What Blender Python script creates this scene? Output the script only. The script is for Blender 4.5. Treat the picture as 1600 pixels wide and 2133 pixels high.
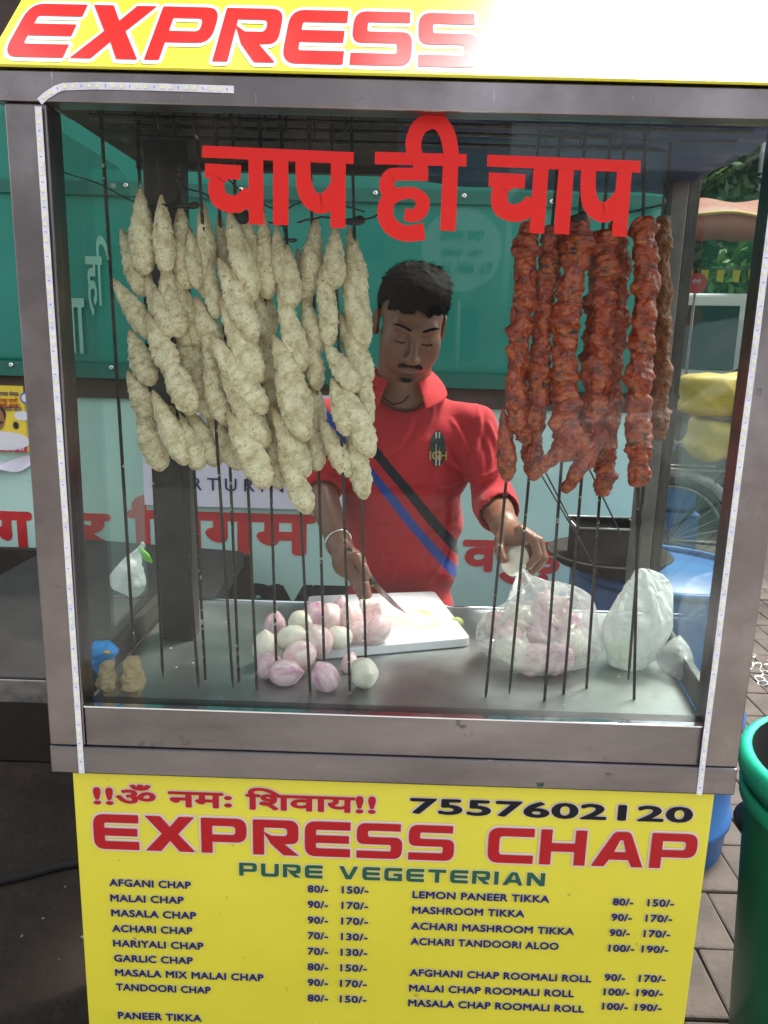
import bpy, bmesh, math, random
import numpy as np
from mathutils import Vector, Matrix, Euler, noise

for o in list(bpy.data.objects): bpy.data.objects.remove(o)
SC = bpy.context.scene
COL = SC.collection
rad = math.radians

# ------------------------------------------------------------------ camera
Z0 = 0.80                                   # height of the cabinet's lower edge above the ground
FPX, CX, CY = 1659.0, 800.0, 1066.5
CAM = np.array([-0.0104, -1.0513, 0.6447 + Z0])
PITCH, YAW, ROLL = 0.2224, -0.0107, 0.0278
fw = np.array([math.sin(YAW)*math.cos(PITCH), math.cos(YAW)*math.cos(PITCH), -math.sin(PITCH)])
rt = np.array([math.cos(YAW), -math.sin(YAW), 0.0]); up = np.cross(rt, fw)
RT = math.cos(ROLL)*rt + math.sin(ROLL)*up
UP = -math.sin(ROLL)*rt + math.cos(ROLL)*up
cam_d = bpy.data.cameras.new('camera'); cam = bpy.data.objects.new('camera', cam_d); COL.objects.link(cam)
M = Matrix(((RT[0], UP[0], -fw[0], CAM[0]), (RT[1], UP[1], -fw[1], CAM[1]), (RT[2], UP[2], -fw[2], CAM[2]), (0, 0, 0, 1)))
cam.matrix_world = M
cam_d.sensor_fit = 'VERTICAL'; cam_d.sensor_height = 36.0; cam_d.lens = 36.0*FPX/2133.0
cam_d.clip_start = 0.02; cam_d.clip_end = 2000
SC.camera = cam
SC.render.resolution_x, SC.render.resolution_y = 768, 1024

# ------------------------------------------------------------------ world, sun, exposure
SUN_DIR = Vector((0.34, 0.30, 0.86)).normalized()
el = math.asin(SUN_DIR.z); az = math.atan2(SUN_DIR.x, SUN_DIR.y)
W = bpy.data.worlds.new('World'); SC.world = W; W.use_nodes = True
nt = W.node_tree; nt.nodes.clear()
sky = nt.nodes.new('ShaderNodeTexSky'); sky.sky_type = 'NISHITA'; sky.sun_disc = False
sky.sun_elevation = el; sky.sun_rotation = az; sky.air_density = 1.0; sky.dust_density = 4.0; sky.ozone_density = 1.0
bg = nt.nodes.new('ShaderNodeBackground'); bg.inputs['Strength'].default_value = 0.15
wo = nt.nodes.new('ShaderNodeOutputWorld')
hs = nt.nodes.new('ShaderNodeHueSaturation'); hs.inputs['Saturation'].default_value = .22
nt.links.new(sky.outputs[0], hs.inputs['Color']); nt.links.new(hs.outputs[0], bg.inputs['Color']); nt.links.new(bg.outputs[0], wo.inputs['Surface'])
sd = bpy.data.lights.new('sun', 'SUN'); sd.energy = 2.0; sd.angle = rad(16); sd.color = (1.0, 0.93, 0.82)
sun = bpy.data.objects.new('sun', sd); COL.objects.link(sun)
sun.rotation_euler = SUN_DIR.to_track_quat('Z', 'Y').to_euler()
SC.view_settings.view_transform = 'Standard'; SC.view_settings.look = 'None'
SC.view_settings.gamma = 1.0; SC.view_settings.use_curve_mapping = False
SC.view_settings.exposure = 1.55
SC.render.engine = 'CYCLES'
SC.cycles.transparent_max_bounces = 24; SC.cycles.max_bounces = 8

# ------------------------------------------------------------------ helpers
def P(u, v, y=None, z=None, x=None):
    """point of the place that lies behind photograph position u,v at a known depth / height"""
    d = fw + RT*(u-CX)/FPX + UP*(CY-v)/FPX
    if y is not None: t = (y-CAM[1])/d[1]
    elif z is not None: t = (z-CAM[2])/d[2]
    else: t = (x-CAM[0])/d[0]
    return Vector(CAM + d*t)
def mpp(p):
    """metres per photograph pixel at p"""
    return float(np.dot(np.array(p)-CAM, fw))/FPX

def tag(o, label=None, cat=None, group=None, kind=None):
    if label: o['label'] = label
    if cat: o['category'] = cat
    if group: o['group'] = group
    if kind: o['kind'] = kind
    return o
def empty(name, loc, label, cat, group=None):
    o = bpy.data.objects.new(name, None); COL.objects.link(o); o.location = loc; o.empty_display_size = .02
    return tag(o, label, cat, group)
def world_off(par):
    l = Vector(par.location)
    if par.parent: l = l + Vector(par.parent.location)
    return l
def setpar(o, par):
    if par is not None:
        o.parent = par
        # every ancestor is only translated or at the origin
        off = Vector((0, 0, 0)); q = par
        mw = Matrix.Identity(4); chain = []
        while q is not None: chain.append(q); q = q.parent
        for q in reversed(chain): mw = mw @ q.matrix_parent_inverse @ q.matrix_basis
        o.matrix_parent_inverse = mw.inverted()
    return o
def mk(name, verts, faces, mat, par=None, smooth=False, me=None, loc=None, rot=None, scale=None):
    if me is None:
        me = bpy.data.meshes.new(name)
        if isinstance(verts, np.ndarray): verts = verts.tolist()
        if isinstance(faces, np.ndarray): faces = faces.tolist()
        me.from_pydata([tuple(v) for v in verts], [], faces); me.update()
        if smooth: me.polygons.foreach_set('use_smooth', [True]*len(me.polygons))
    o = bpy.data.objects.new(name, me); COL.objects.link(o)
    if mat is not None and len(me.materials) == 0: me.materials.append(mat)
    if loc is not None: o.location = loc
    if rot is not None: o.rotation_euler = rot
    if scale is not None: o.scale = scale
    return setpar(o, par)
class MB:
    def __init__(s): s.v = []; s.f = []
    def add(s, vs, fs):
        n = len(s.v); s.v += [tuple(v) for v in vs]; s.f += [tuple(i+n for i in f) for f in fs]; return s
    def box(s, x0, x1, y0, y1, z0, z1):
        return s.add([(x0,y0,z0),(x1,y0,z0),(x1,y1,z0),(x0,y1,z0),(x0,y0,z1),(x1,y0,z1),(x1,y1,z1),(x0,y1,z1)],
                     [(0,3,2,1),(4,5,6,7),(0,1,5,4),(1,2,6,5),(2,3,7,6),(3,0,4,7)])
    def prism(s, pts, h):                    # pts: bottom ring (3D), extruded by vector h
        n = len(pts); h = Vector(h); b = [Vector(p) for p in pts]; t = [p+h for p in b]
        fs = [tuple(range(n-1, -1, -1)), tuple(range(n, 2*n))] + [(i, (i+1) % n, n+(i+1) % n, n+i) for i in range(n)]
        return s.add(b+t, fs)
    def tube(s, pts, r, n=8, cap=True, flat=1.0):
        pts = [Vector(p) for p in pts]; m = len(pts)
        rs = r if isinstance(r, (list, tuple)) else [r]*m
        rings = []; ref = None
        for i, p in enumerate(pts):
            d = (pts[min(i+1, m-1)]-pts[max(i-1, 0)])
            if d.length < 1e-9: d = Vector((0, 0, 1))
            d.normalize()
            if ref is None:
                a = Vector((0, 1, 0)) if abs(d.y) < .9 else Vector((1, 0, 0)); ref = (a-d*a.dot(d)).normalized()
            else: ref = (ref-d*ref.dot(d)).normalized()
            b = d.cross(ref)
            rings.append([p+(ref*math.cos(2*math.pi*k/n)*flat+b*math.sin(2*math.pi*k/n))*rs[i] for k in range(n)])
        vs = [v for ring in rings for v in ring]; fs = []
        for i in range(m-1):
            for k in range(n):
                k2 = (k+1) % n; fs.append((i*n+k, i*n+k2, (i+1)*n+k2, (i+1)*n+k))
        if cap: fs += [tuple(range(n-1, -1, -1)), tuple(range((m-1)*n, m*n))]
        return s.add(vs, fs)
    def lathe(s, c, prof, n=32, cap=False):
        c = Vector(c); vs = []; fs = []
        for (r, z) in prof:
            for k in range(n):
                a = 2*math.pi*k/n; vs.append(c+Vector((r*math.cos(a), r*math.sin(a), z)))
        for i in range(len(prof)-1):
            for k in range(n):
                k2 = (k+1) % n; fs.append((i*n+k, i*n+k2, (i+1)*n+k2, (i+1)*n+k))
        if cap: fs += [tuple(range(n-1, -1, -1)), tuple(range((len(prof)-1)*n, len(prof)*n))]
        return s.add(vs, fs)
    def ball(s, c, r, nu=14, nv=9, rot=None):
        c = Vector(c); r = Vector(r) if hasattr(r, '__len__') else Vector((r, r, r)); vs = []
        for j in range(nv+1):
            t = math.pi*j/nv
            for k in range(nu):
                a = 2*math.pi*k/nu; v = Vector((r.x*math.sin(t)*math.cos(a), r.y*math.sin(t)*math.sin(a), r.z*math.cos(t)))
                if rot is not None: v = rot @ v
                vs.append(c+v)
        fs = [(j*nu+k, (j+1)*nu+k, (j+1)*nu+(k+1) % nu, j*nu+(k+1) % nu) for j in range(nv) for k in range(nu)]
        return s.add(vs, fs)
    def mk(s, name, mat, par=None, smooth=False, bevel=0, seg=2, weld=False):
        o = mk(name, s.v, s.f, mat, par, smooth)
        if weld:
            bm = bmesh.new(); bm.from_mesh(o.data); bmesh.ops.remove_doubles(bm, verts=bm.verts, dist=1e-6); bm.to_mesh(o.data); bm.free()
        if bevel:
            m = o.modifiers.new('b', 'BEVEL'); m.width = bevel; m.segments = seg; m.limit_method = 'ANGLE'; m.harden_normals = False
        return o
def box(name, x0, x1, y0, y1, z0, z1, mat, par=None, bevel=.0015):
    return MB().box(x0, x1, y0, y1, z0, z1).mk(name, mat, par, bevel=bevel)

# ------------------------------------------------------------------ materials
def mat(name, base=(.5,.5,.5), rough=.6, metal=0., spec=.5, **kw):
    m = bpy.data.materials.new(name); m.use_nodes = True
    b = m.node_tree.nodes['Principled BSDF']
    b.inputs['Base Color'].default_value = (*base, 1); b.inputs['Roughness'].default_value = rough
    b.inputs['Metallic'].default_value = metal; b.inputs['Specular IOR Level'].default_value = spec
    for k, v in kw.items(): b.inputs[k.replace('_', ' ')].default_value = v
    return m
def nodes(m): return m.node_tree, m.node_tree.nodes['Principled BSDF']
def N(t, typ, **kw):
    n = t.nodes.new('ShaderNode'+typ)
    for k, v in kw.items():
        if k.startswith('i_'): n.inputs[k[2:].replace('_', ' ')].default_value = v
        else: setattr(n, k, v)
    return n
def coords(t, scale=(1, 1, 1), kind='Object'):
    tc = N(t, 'TexCoord'); mp = N(t, 'Mapping'); mp.inputs['Scale'].default_value = scale
    t.links.new(tc.outputs[kind], mp.inputs['Vector']); return mp.outputs['Vector']
def noisecol(m, c1, c2, scale=8, detail=6, lo=.35, hi=.65, bump=0., bscale=None, aniso=(1, 1, 1), c3=None, rough=None, dist=0., kind='Object', bdist=.004):
    t, b = nodes(m); v = coords(t, aniso, kind)
    n = N(t, 'TexNoise', i_Scale=scale, i_Detail=detail, i_Roughness=.6, i_Distortion=dist); t.links.new(v, n.inputs['Vector'])
    r = N(t, 'ValToRGB'); r.color_ramp.elements[0].position = lo; r.color_ramp.elements[1].position = hi
    r.color_ramp.elements[0].color = (*c1, 1); r.color_ramp.elements[1].color = (*c2, 1)
    if c3: e = r.color_ramp.elements.new((lo+hi)/2); e.color = (*c3, 1)
    t.links.new(n.outputs['Fac'], r.inputs['Fac']); t.links.new(r.outputs['Color'], b.inputs['Base Color'])
    if rough:
        mr = N(t, 'MapRange'); mr.inputs['To Min'].default_value = rough[0]; mr.inputs['To Max'].default_value = rough[1]
        n3 = N(t, 'TexNoise', i_Scale=scale*1.7, i_Detail=5.); t.links.new(v, n3.inputs['Vector'])
        t.links.new(n3.outputs['Fac'], mr.inputs['Value']); t.links.new(mr.outputs[0], b.inputs['Roughness'])
    if bump:
        n2 = N(t, 'TexNoise', i_Scale=bscale or scale*4, i_Detail=5.); t.links.new(v, n2.inputs['Vector'])
        bp = N(t, 'Bump', i_Strength=bump, i_Distance=bdist); t.links.new(n2.outputs['Fac'], bp.inputs['Height'])
        t.links.new(bp.outputs['Normal'], b.inputs['Normal'])
    return m
def specks(m, col, scale, thr, soft=.02, aniso=(1,1,1)):
    """mix scattered small spots of colour into the base colour"""
    t, b = nodes(m); v = coords(t, aniso)
    vo = N(t, 'TexNoise', i_Scale=scale, i_Detail=3., i_Roughness=.7); t.links.new(v, vo.inputs['Vector'])
    r = N(t, 'ValToRGB'); r.color_ramp.elements[0].position = thr; r.color_ramp.elements[1].position = thr+soft
    t.links.new(vo.outputs['Fac'], r.inputs['Fac'])
    mx = N(t, 'Mix', data_type='RGBA')
    src = b.inputs['Base Color']
    if src.links: t.links.new(src.links[0].from_socket, mx.inputs['A'])
    else: mx.inputs['A'].default_value = src.default_value
    mx.inputs['B'].default_value = (*col, 1)
    t.links.new(r.outputs['Color'], mx.inputs['Factor']); t.links.new(mx.outputs['Result'], b.inputs['Base Color'])
    return m
MT = {}
MT['steel'] = noisecol(mat('brushed_steel', metal=1., rough=.33), (.16,.145,.152), (.36,.335,.355), 5, 7, .3, .72, bump=.14, bscale=7, rough=(.20,.50), bdist=.012, c3=(.23,.205,.21))  # noise tones mix smudges with red-brown reflections put into the colour
specks(MT['steel'], (.10,.085,.08), 30, .66, .10)
specks(MT['steel'], (.48,.46,.47), 75, .70, .03, aniso=(3,1,.25))
MT['steel_low'] = noisecol(mat('brushed_steel_lower', metal=1., rough=.35), (.15,.138,.146), (.28,.262,.275), 6, 7, .3, .7, bump=.14, bscale=7, rough=(.26,.52), aniso=(.5,1,1.6), bdist=.012)
specks(MT['steel_low'], (.09,.08,.08), 24, .64, .12)
specks(MT['steel_low'], (.42,.40,.41), 60, .71, .03, aniso=(.3,1,3))
MT['tray'] = noisecol(mat('tray_steel', metal=1., rough=.28), (.34,.36,.37), (.52,.54,.54), 7, 6, .3, .7, bump=.12, bscale=4, rough=(.30,.50), bdist=.006)
specks(MT['tray'], (.62,.62,.58), 60, .715, .03)
MT['edge'] = mat('polished_edge', (.75,.76,.8), .18, 1.)
MT['dark_frame'] = noisecol(mat('dark_painted_frame', rough=.5), (.018,.015,.014), (.05,.042,.038), 14, 6, .35, .75, bump=.3, bscale=60)
MT['grey_frame'] = noisecol(mat('grey_frame', rough=.4, metal=.4), (.11,.10,.095), (.2,.19,.18), 9, 6, .35, .75, bump=.3, bscale=60)
MT['iron'] = noisecol(mat('skewer_iron', rough=.42, metal=.85), (.03,.027,.025), (.09,.08,.075), 60, 4, .3, .7)
MT['wire'] = mat('black_wire', (.015,.014,.014), .6)
MT['roof_in'] = noisecol(mat('dark_roof_underside', rough=.75), (.018,.012,.010), (.075,.052,.042), 6, 6, .35, .7)  # dark brown base tone, shared by the upper wall
MT['tarp_blue'] = noisecol(mat('blue_tarpaulin', rough=.4), (.006,.013,.055), (.010,.026,.11), 5, 5, .3, .7, bump=.5, bscale=9, bdist=.02)
YEL = (.80,.68,.012)
MT['yellow'] = mat('yellow_vinyl', YEL, .32, spec=.45)
noisecol(MT['yellow'], (.68,.62,.045), (.76,.69,.055), 3, 6, .3, .7, bump=.25, bscale=3.5, bdist=.02)
specks(MT['yellow'], (.40,.33,.06), 30, .70, .05)
MT['yellow_gloss'] = mat('yellow_gloss_vinyl', (.86,.80,.06), .22, spec=.5, Coat_Weight=1.0, Coat_Roughness=.14, Coat_IOR=1.6)
MT['red_gloss'] = mat('red_gloss_vinyl', (.78,.02,.02), .22, spec=.5, Coat_Weight=1.0, Coat_Roughness=.14, Coat_IOR=1.6)
MT['white_gloss'] = mat('white_gloss_vinyl', (.85,.85,.85), .22, spec=.5, Coat_Weight=1.0, Coat_Roughness=.14, Coat_IOR=1.6)
MT['red_ink'] = mat('red_print', (.42,.008,.014), .45, spec=.3)
MT['white_ink'] = mat('pale_outline_print', (.72,.60,.58), .35)
MT['black_ink'] = mat('black_print', (.006,.007,.012), .5, spec=.25)
MT['blue_ink'] = mat('navy_print', (.018,.018,.12), .5, spec=.25)
MT['pale_ink'] = mat('pale_yellow_print', (.82,.78,.42), .35)
MT['green_ink'] = mat('dark_green_print', (.008,.09,.05), .35)
MT['glass_red'] = mat('red_window_vinyl', (.66,.015,.012), .45, spec=.3)
MT['led'] = noisecol(mat('led_tape_white', rough=.35), (.66,.68,.80), (.80,.81,.90), 60, 3, .4, .6)
MT['chip'] = mat('led_chip', (.86,.84,.55), .3)
MT['tick'] = mat('led_tape_mark', (.22,.20,.26), .5)
def glass(name, tint=(.95,.98,.965), dust=.003, gl=1.0, ior=1.28):
    m = bpy.data.materials.new(name); m.use_nodes = True; t = m.node_tree; t.nodes.clear()
    out = N(t, 'OutputMaterial'); tr = N(t, 'BsdfTransparent'); tr.inputs[0].default_value = (*tint, 1)
    gs = N(t, 'BsdfGlossy'); gs.inputs['Roughness'].default_value = .015; fr = N(t, 'Fresnel')
    gg = N(t, 'NewGeometry'); mi = N(t, 'MapRange'); mi.inputs['To Min'].default_value = ior; mi.inputs['To Max'].default_value = 1/ior
    t.links.new(gg.outputs['Backfacing'], mi.inputs['Value']); t.links.new(mi.outputs[0], fr.inputs['IOR'])
    mx = N(t, 'MixShader'); t.links.new(fr.outputs[0], mx.inputs[0]); t.links.new(tr.outputs[0], mx.inputs[1]); t.links.new(gs.outputs[0], mx.inputs[2])
    df = N(t, 'BsdfDiffuse'); df.inputs[0].default_value = (.55,.55,.53,1); mx2 = N(t, 'MixShader')
    v = coords(t); n = N(t, 'TexNoise', i_Scale=5., i_Detail=6.); t.links.new(v, n.inputs['Vector'])
    mr = N(t, 'MapRange'); mr.inputs['From Min'].default_value = .35; mr.inputs['From Max'].default_value = .75
    mr.inputs['To Min'].default_value = dust*.3; mr.inputs['To Max'].default_value = dust*1.6
    t.links.new(n.outputs['Fac'], mr.inputs['Value']); t.links.new(mr.outputs[0], mx2.inputs[0])
    t.links.new(mx.outputs[0], mx2.inputs[1]); t.links.new(df.outputs[0], mx2.inputs[2]); t.links.new(mx2.outputs[0], out.inputs[0])
    return m
MT['glass'] = glass('window_glass')
MT['glass_side'] = glass('side_glass', (.92,.96,.94), .015, ior=1.42)
def bagmat(name, col=(.85,.85,.86), a=.45, tl=.5):
    m = bpy.data.materials.new(name); m.use_nodes = True; t = m.node_tree; t.nodes.clear()
    out = N(t, 'OutputMaterial'); tr = N(t, 'BsdfTransparent'); df = N(t, 'BsdfDiffuse'); df.inputs[0].default_value = (*col, 1)
    tn = N(t, 'BsdfTranslucent'); tn.inputs[0].default_value = (*col, 1); gs = N(t, 'BsdfGlossy'); gs.inputs['Roughness'].default_value = .22
    m1 = N(t, 'MixShader'); m1.inputs[0].default_value = tl; t.links.new(df.outputs[0], m1.inputs[1]); t.links.new(tn.outputs[0], m1.inputs[2])
    v = coords(t); n = N(t, 'TexNoise', i_Scale=16., i_Detail=4., i_Distortion=1.2); t.links.new(v, n.inputs['Vector'])
    mr = N(t, 'MapRange'); mr.inputs['From Min'].default_value = .3; mr.inputs['From Max'].default_value = .7
    mr.inputs['To Min'].default_value = max(0, a-.22); mr.inputs['To Max'].default_value = min(1, a+.22)
    t.links.new(n.outputs['Fac'], mr.inputs['Value'])
    m2 = N(t, 'MixShader'); t.links.new(mr.outputs[0], m2.inputs[0]); t.links.new(tr.outputs[0], m2.inputs[1]); t.links.new(m1.outputs[0], m2.inputs[2])
    lw = N(t, 'LayerWeight'); lw.inputs['Blend'].default_value = .35
    m3 = N(t, 'MixShader'); mm = N(t, 'Math', operation='MULTIPLY'); mm.inputs[1].default_value = .4
    t.links.new(lw.outputs['Fresnel'], mm.inputs[0]); t.links.new(mm.outputs[0], m3.inputs[0])
    t.links.new(m2.outputs[0], m3.inputs[1]); t.links.new(gs.outputs[0], m3.inputs[2])
    n1 = N(t, 'TexNoise', i_Scale=12., i_Detail=2.); t.links.new(v, n1.inputs['Vector']); mv = N(t, 'Mix', data_type='VECTOR'); mv.inputs['Factor'].default_value = .12; t.links.new(v, mv.inputs['A']); t.links.new(n1.outputs['Color'], mv.inputs['B'])
    n2 = N(t, 'TexVoronoi', i_Scale=30., feature='DISTANCE_TO_EDGE'); t.links.new(mv.outputs['Result'], n2.inputs['Vector'])
    bp = N(t, 'Bump', i_Strength=.9, i_Distance=.010); t.links.new(n2.outputs['Distance'], bp.inputs['Height'])
    for s in (gs, df): t.links.new(bp.outputs[0], s.inputs['Normal'])
    t.links.new(m3.outputs[0], out.inputs[0]); return m
MT['bag_clear'] = bagmat('thin_clear_bag', a=.36)
MT['bag_white'] = bagmat('milky_bag', (.90,.91,.92), .80, .45)
# paneer-white chap, flecks paint herbs and crevice shade; roasted tandoori chap
AN = (.34, .34, 1)
MT['chap_white'] = noisecol(mat('marinated_chap', rough=.5), (.50,.36,.16), (.95,.85,.60), 6, 9, .27, .56, bump=.9, bscale=42, rough=(.35,.65), bdist=.006, aniso=AN)
specks(MT['chap_white'], (.06,.08,.03), 30, .635, .035, aniso=AN)
specks(MT['chap_white'], (.66,.36,.15), 6, .61, .12, aniso=AN)
MT['chap_tip'] = noisecol(mat('dry_chap_tip', rough=.55), (.42,.26,.13), (.60,.46,.28), 60, 5, .3, .7, bump=.5, bscale=150)
MT['chap_red'] = noisecol(mat('roasted_chap', rough=.30, spec=.7, Coat_Weight=.15, Coat_Roughness=.2), (.10,.014,.006), (.46,.095,.012), 5, 8, .34, .66, bump=.7, bscale=16, c3=(.34,.036,.008), rough=(.16,.45), bdist=.008, aniso=AN)
specks(MT['chap_red'], (.030,.008,.005), 4, .58, .14, aniso=AN)
specks(MT['chap_red'], (.62,.26,.07), 12, .64, .06, aniso=AN)
MT['chap_yellow'] = noisecol(mat('roasted_chap_yellow', rough=.4), (.10,.030,.012), (.38,.13,.04), 10, 7, .3, .68, bump=.8, bscale=30, bdist=.008, aniso=AN)
MT['onion'] = noisecol(mat('peeled_onion_pink', rough=.28, spec=.6, Subsurface_Weight=.0), (.66,.36,.42), (.88,.78,.70), 5, 6, .3, .68, bump=.12, bscale=40, aniso=(1,1,.3), c3=(.80,.56,.56), kind='Generated')
MT['onion_purple'] = noisecol(mat('onion_purple', rough=.28, spec=.6), (.52,.20,.34), (.84,.66,.66), 4, 6, .3, .7, bump=.1, bscale=60, aniso=(1,1,.35), kind='Generated')
MT['onion_white'] = noisecol(mat('onion_white', rough=.25, spec=.6), (.74,.66,.50), (.88,.86,.76), 4, 6, .3, .7, bump=.1, bscale=50, aniso=(1,1,.35), kind='Generated')
MT['board'] = noisecol(mat('white_plastic_board', rough=.4), (.60,.52,.40), (.80,.80,.83), 9, 5, .22, .42, bump=.12, bscale=60)
MT['board_stain'] = noisecol(mat('onion_juice_stain', rough=.3), (.52,.38,.22), (.76,.72,.66), 14, 6, .35, .62)
MT['skin'] = mat('skin', (.17,.078,.045), .40, spec=.5, Subsurface_Weight=.12, Subsurface_Scale=.01)
MT['hair'] = mat('black_hair', (.008,.0065,.006), .75, spec=.10)
MT['cloth_collar'] = noisecol(mat('red_rib_knit', rough=.85), (.44,.012,.018), (.58,.020,.028), 90, 3, .3, .7, bump=.3, bscale=300)
MT['jeans'] = noisecol(mat('blue_denim', rough=.85), (.03,.06,.14), (.07,.13,.26), 60, 5, .3, .7, bump=.3, bscale=200)
MT['silver'] = mat('silver', (.8,.8,.78), .2, 1.)
MT['blade'] = mat('knife_blade', (.35,.35,.36), .22, 1.)
MT['black_plastic'] = mat('black_plastic', (.02,.02,.02), .4)
MT['banner'] = noisecol(mat('green_banner', rough=.42, spec=.5), (.004,.155,.115), (.006,.215,.165), 1.4, 4, .3, .7, bump=.35, bscale=2.2, bdist=.03)
MT['banner_dark'] = mat('green_banner_hem', (.003,.115,.085), .45)
MT['reflect_print'] = mat('pane_reflection_pale', (.25,.48,.40), .5)
MT['wall'] = noisecol(mat('mint_wall_paint', rough=.7), (.40,.62,.56), (.50,.74,.67), 2.5, 7, .25, .7, bump=.25, bscale=30)
specks(MT['wall'], (.16,.22,.20), 26, .70, .02, aniso=(2,1,1))
MT['wall_red'] = noisecol(mat('red_wall_paint', rough=.65), (.45,.018,.022), (.60,.03,.035), 12, 5, .3, .7)
MT['wall_black'] = mat('black_wall_paint', (.015,.017,.018), .6)
MT['brown'] = noisecol(mat('brown_batten', rough=.7), (.045,.028,.022), (.09,.055,.042), 6, 5, .3, .7)
MT['brown_dark'] = noisecol(mat('dark_brown_sheet', rough=.75), (.014,.010,.008), (.04,.028,.022), 4, 6, .3, .7)
MT['poster_white'] = noisecol(mat('poster_white', rough=.45), (.62,.60,.70), (.72,.70,.80), 3, 3, .3, .7)
MT['poster_mag'] = mat('poster_magenta', (.22,.02,.10), .45)
MT['poster_grey'] = mat('poster_grey', (.30,.30,.33), .45)
MT['slab'] = noisecol(mat('dark_stone_slab', rough=.55), (.012,.011,.012), (.035,.032,.032), 9, 6, .3, .75, bump=.15, bscale=60, rough=(.6,.85))
MT['slab_edge'] = noisecol(mat('chipped_slab_edge', rough=.7), (.07,.07,.07), (.22,.21,.20), 18, 6, .35, .7, bump=.4, bscale=60)
MT['ground'] = noisecol(mat('dark_dirt_ground', rough=.85), (.018,.012,.009), (.055,.038,.028), 3.5, 8, .3, .72, bump=.5, bscale=24, bdist=.02)
specks(MT['ground'], (.16,.14,.12), 36, .73, .02)
MT['street'] = noisecol(mat('street_asphalt', rough=.85), (.06,.056,.052), (.12,.11,.10), 2.5, 8, .3, .72, bump=.4, bscale=40)
MT['paver'] = noisecol(mat('paving_block', rough=.85), (.042,.033,.028), (.095,.077,.064), 9, 7, .3, .72, bump=.5, bscale=50, kind='Object')
specks(MT['paver'], (.05,.04,.035), 28, .64, .05)
MT['concrete'] = noisecol(mat('bounce_concrete', rough=.8), (.22, .205, .18), (.32, .30, .27), 2, 7, .3, .7, bump=.2, bscale=30)
MT['bin'] = noisecol(mat('green_bin_plastic', rough=.38), (.008,.16,.075), (.012,.23,.11), 4, 5, .3, .7, bump=.1, bscale=20)
MT['bin_rim'] = mat('bright_green_rim', (.015,.46,.27), .32)
MT['blue_plastic'] = noisecol(mat('blue_drum_plastic', rough=.4), (.010,.075,.25), (.02,.14,.38), 6, 6, .3, .7, bump=.2, bscale=20)
MT['blue_packet'] = noisecol(mat('blue_packet', rough=.28), (.01,.20,.62), (.03,.36,.80), 12, 3, .4, .6)
MT['soot'] = noisecol(mat('sooty_iron', rough=.8, metal=.0, spec=.2), (.010,.009,.009), (.045,.038,.034), 16, 6, .35, .7, bump=.3, bscale=60)
MT['paint_white'] = mat('white_car_paint', (.80,.81,.82), .2, Coat_Weight=.6)
MT['car_dark'] = mat('dark_car_paint', (.045,.042,.04), .18, Coat_Weight=1.)
MT['car_glass'] = mat('car_window', (.02,.03,.035), .06, spec=.8)
MT['rubber'] = mat('rubber', (.02,.02,.02), .75)
MT['red_lamp'] = mat('red_tail_lamp', (.45,.01,.01), .2)
MT['sack'] = noisecol(mat('yellow_sack', rough=.55), (.42,.27,.03), (.62,.43,.07), 5, 6, .3, .7, bump=.6, bscale=12, bdist=.02)
MT['grey_metal'] = noisecol(mat('worn_grey_metal', rough=.4, metal=.7), (.16,.17,.17), (.34,.35,.34), 22, 5, .3, .7)
MT['bark'] = noisecol(mat('bark', rough=.9), (.05,.035,.025), (.14,.10,.075), 9, 7, .3, .7, bump=.8, bscale=30)
MT['leaf'] = noisecol(mat('leaf', rough=.5, spec=.4), (.018,.055,.016), (.06,.14,.03), 2.5, 3, .3, .7)
MT['leaf_light'] = noisecol(mat('leaf_light', rough=.5, spec=.4), (.05,.15,.02), (.13,.28,.05), 2.5, 3, .3, .7)
MT['brick_far'] = noisecol(mat('far_facade', rough=.8), (.14,.11,.10), (.24,.19,.17), 1.2, 6, .3, .7)
MT['awning'] = noisecol(mat('red_awning', rough=.6), (.22,.05,.035), (.36,.10,.06), 4, 5, .3, .7)
MT['awning_trim'] = mat('awning_trim', (.70,.50,.12), .6)
MT['flag'] = mat('yellow_flag', (.80,.70,.04), .6)
MT['sign_red'] = mat('red_sign', (.60,.02,.03), .4)
MT['pole'] = mat('pale_pole', (.5,.52,.55), .5)

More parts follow.
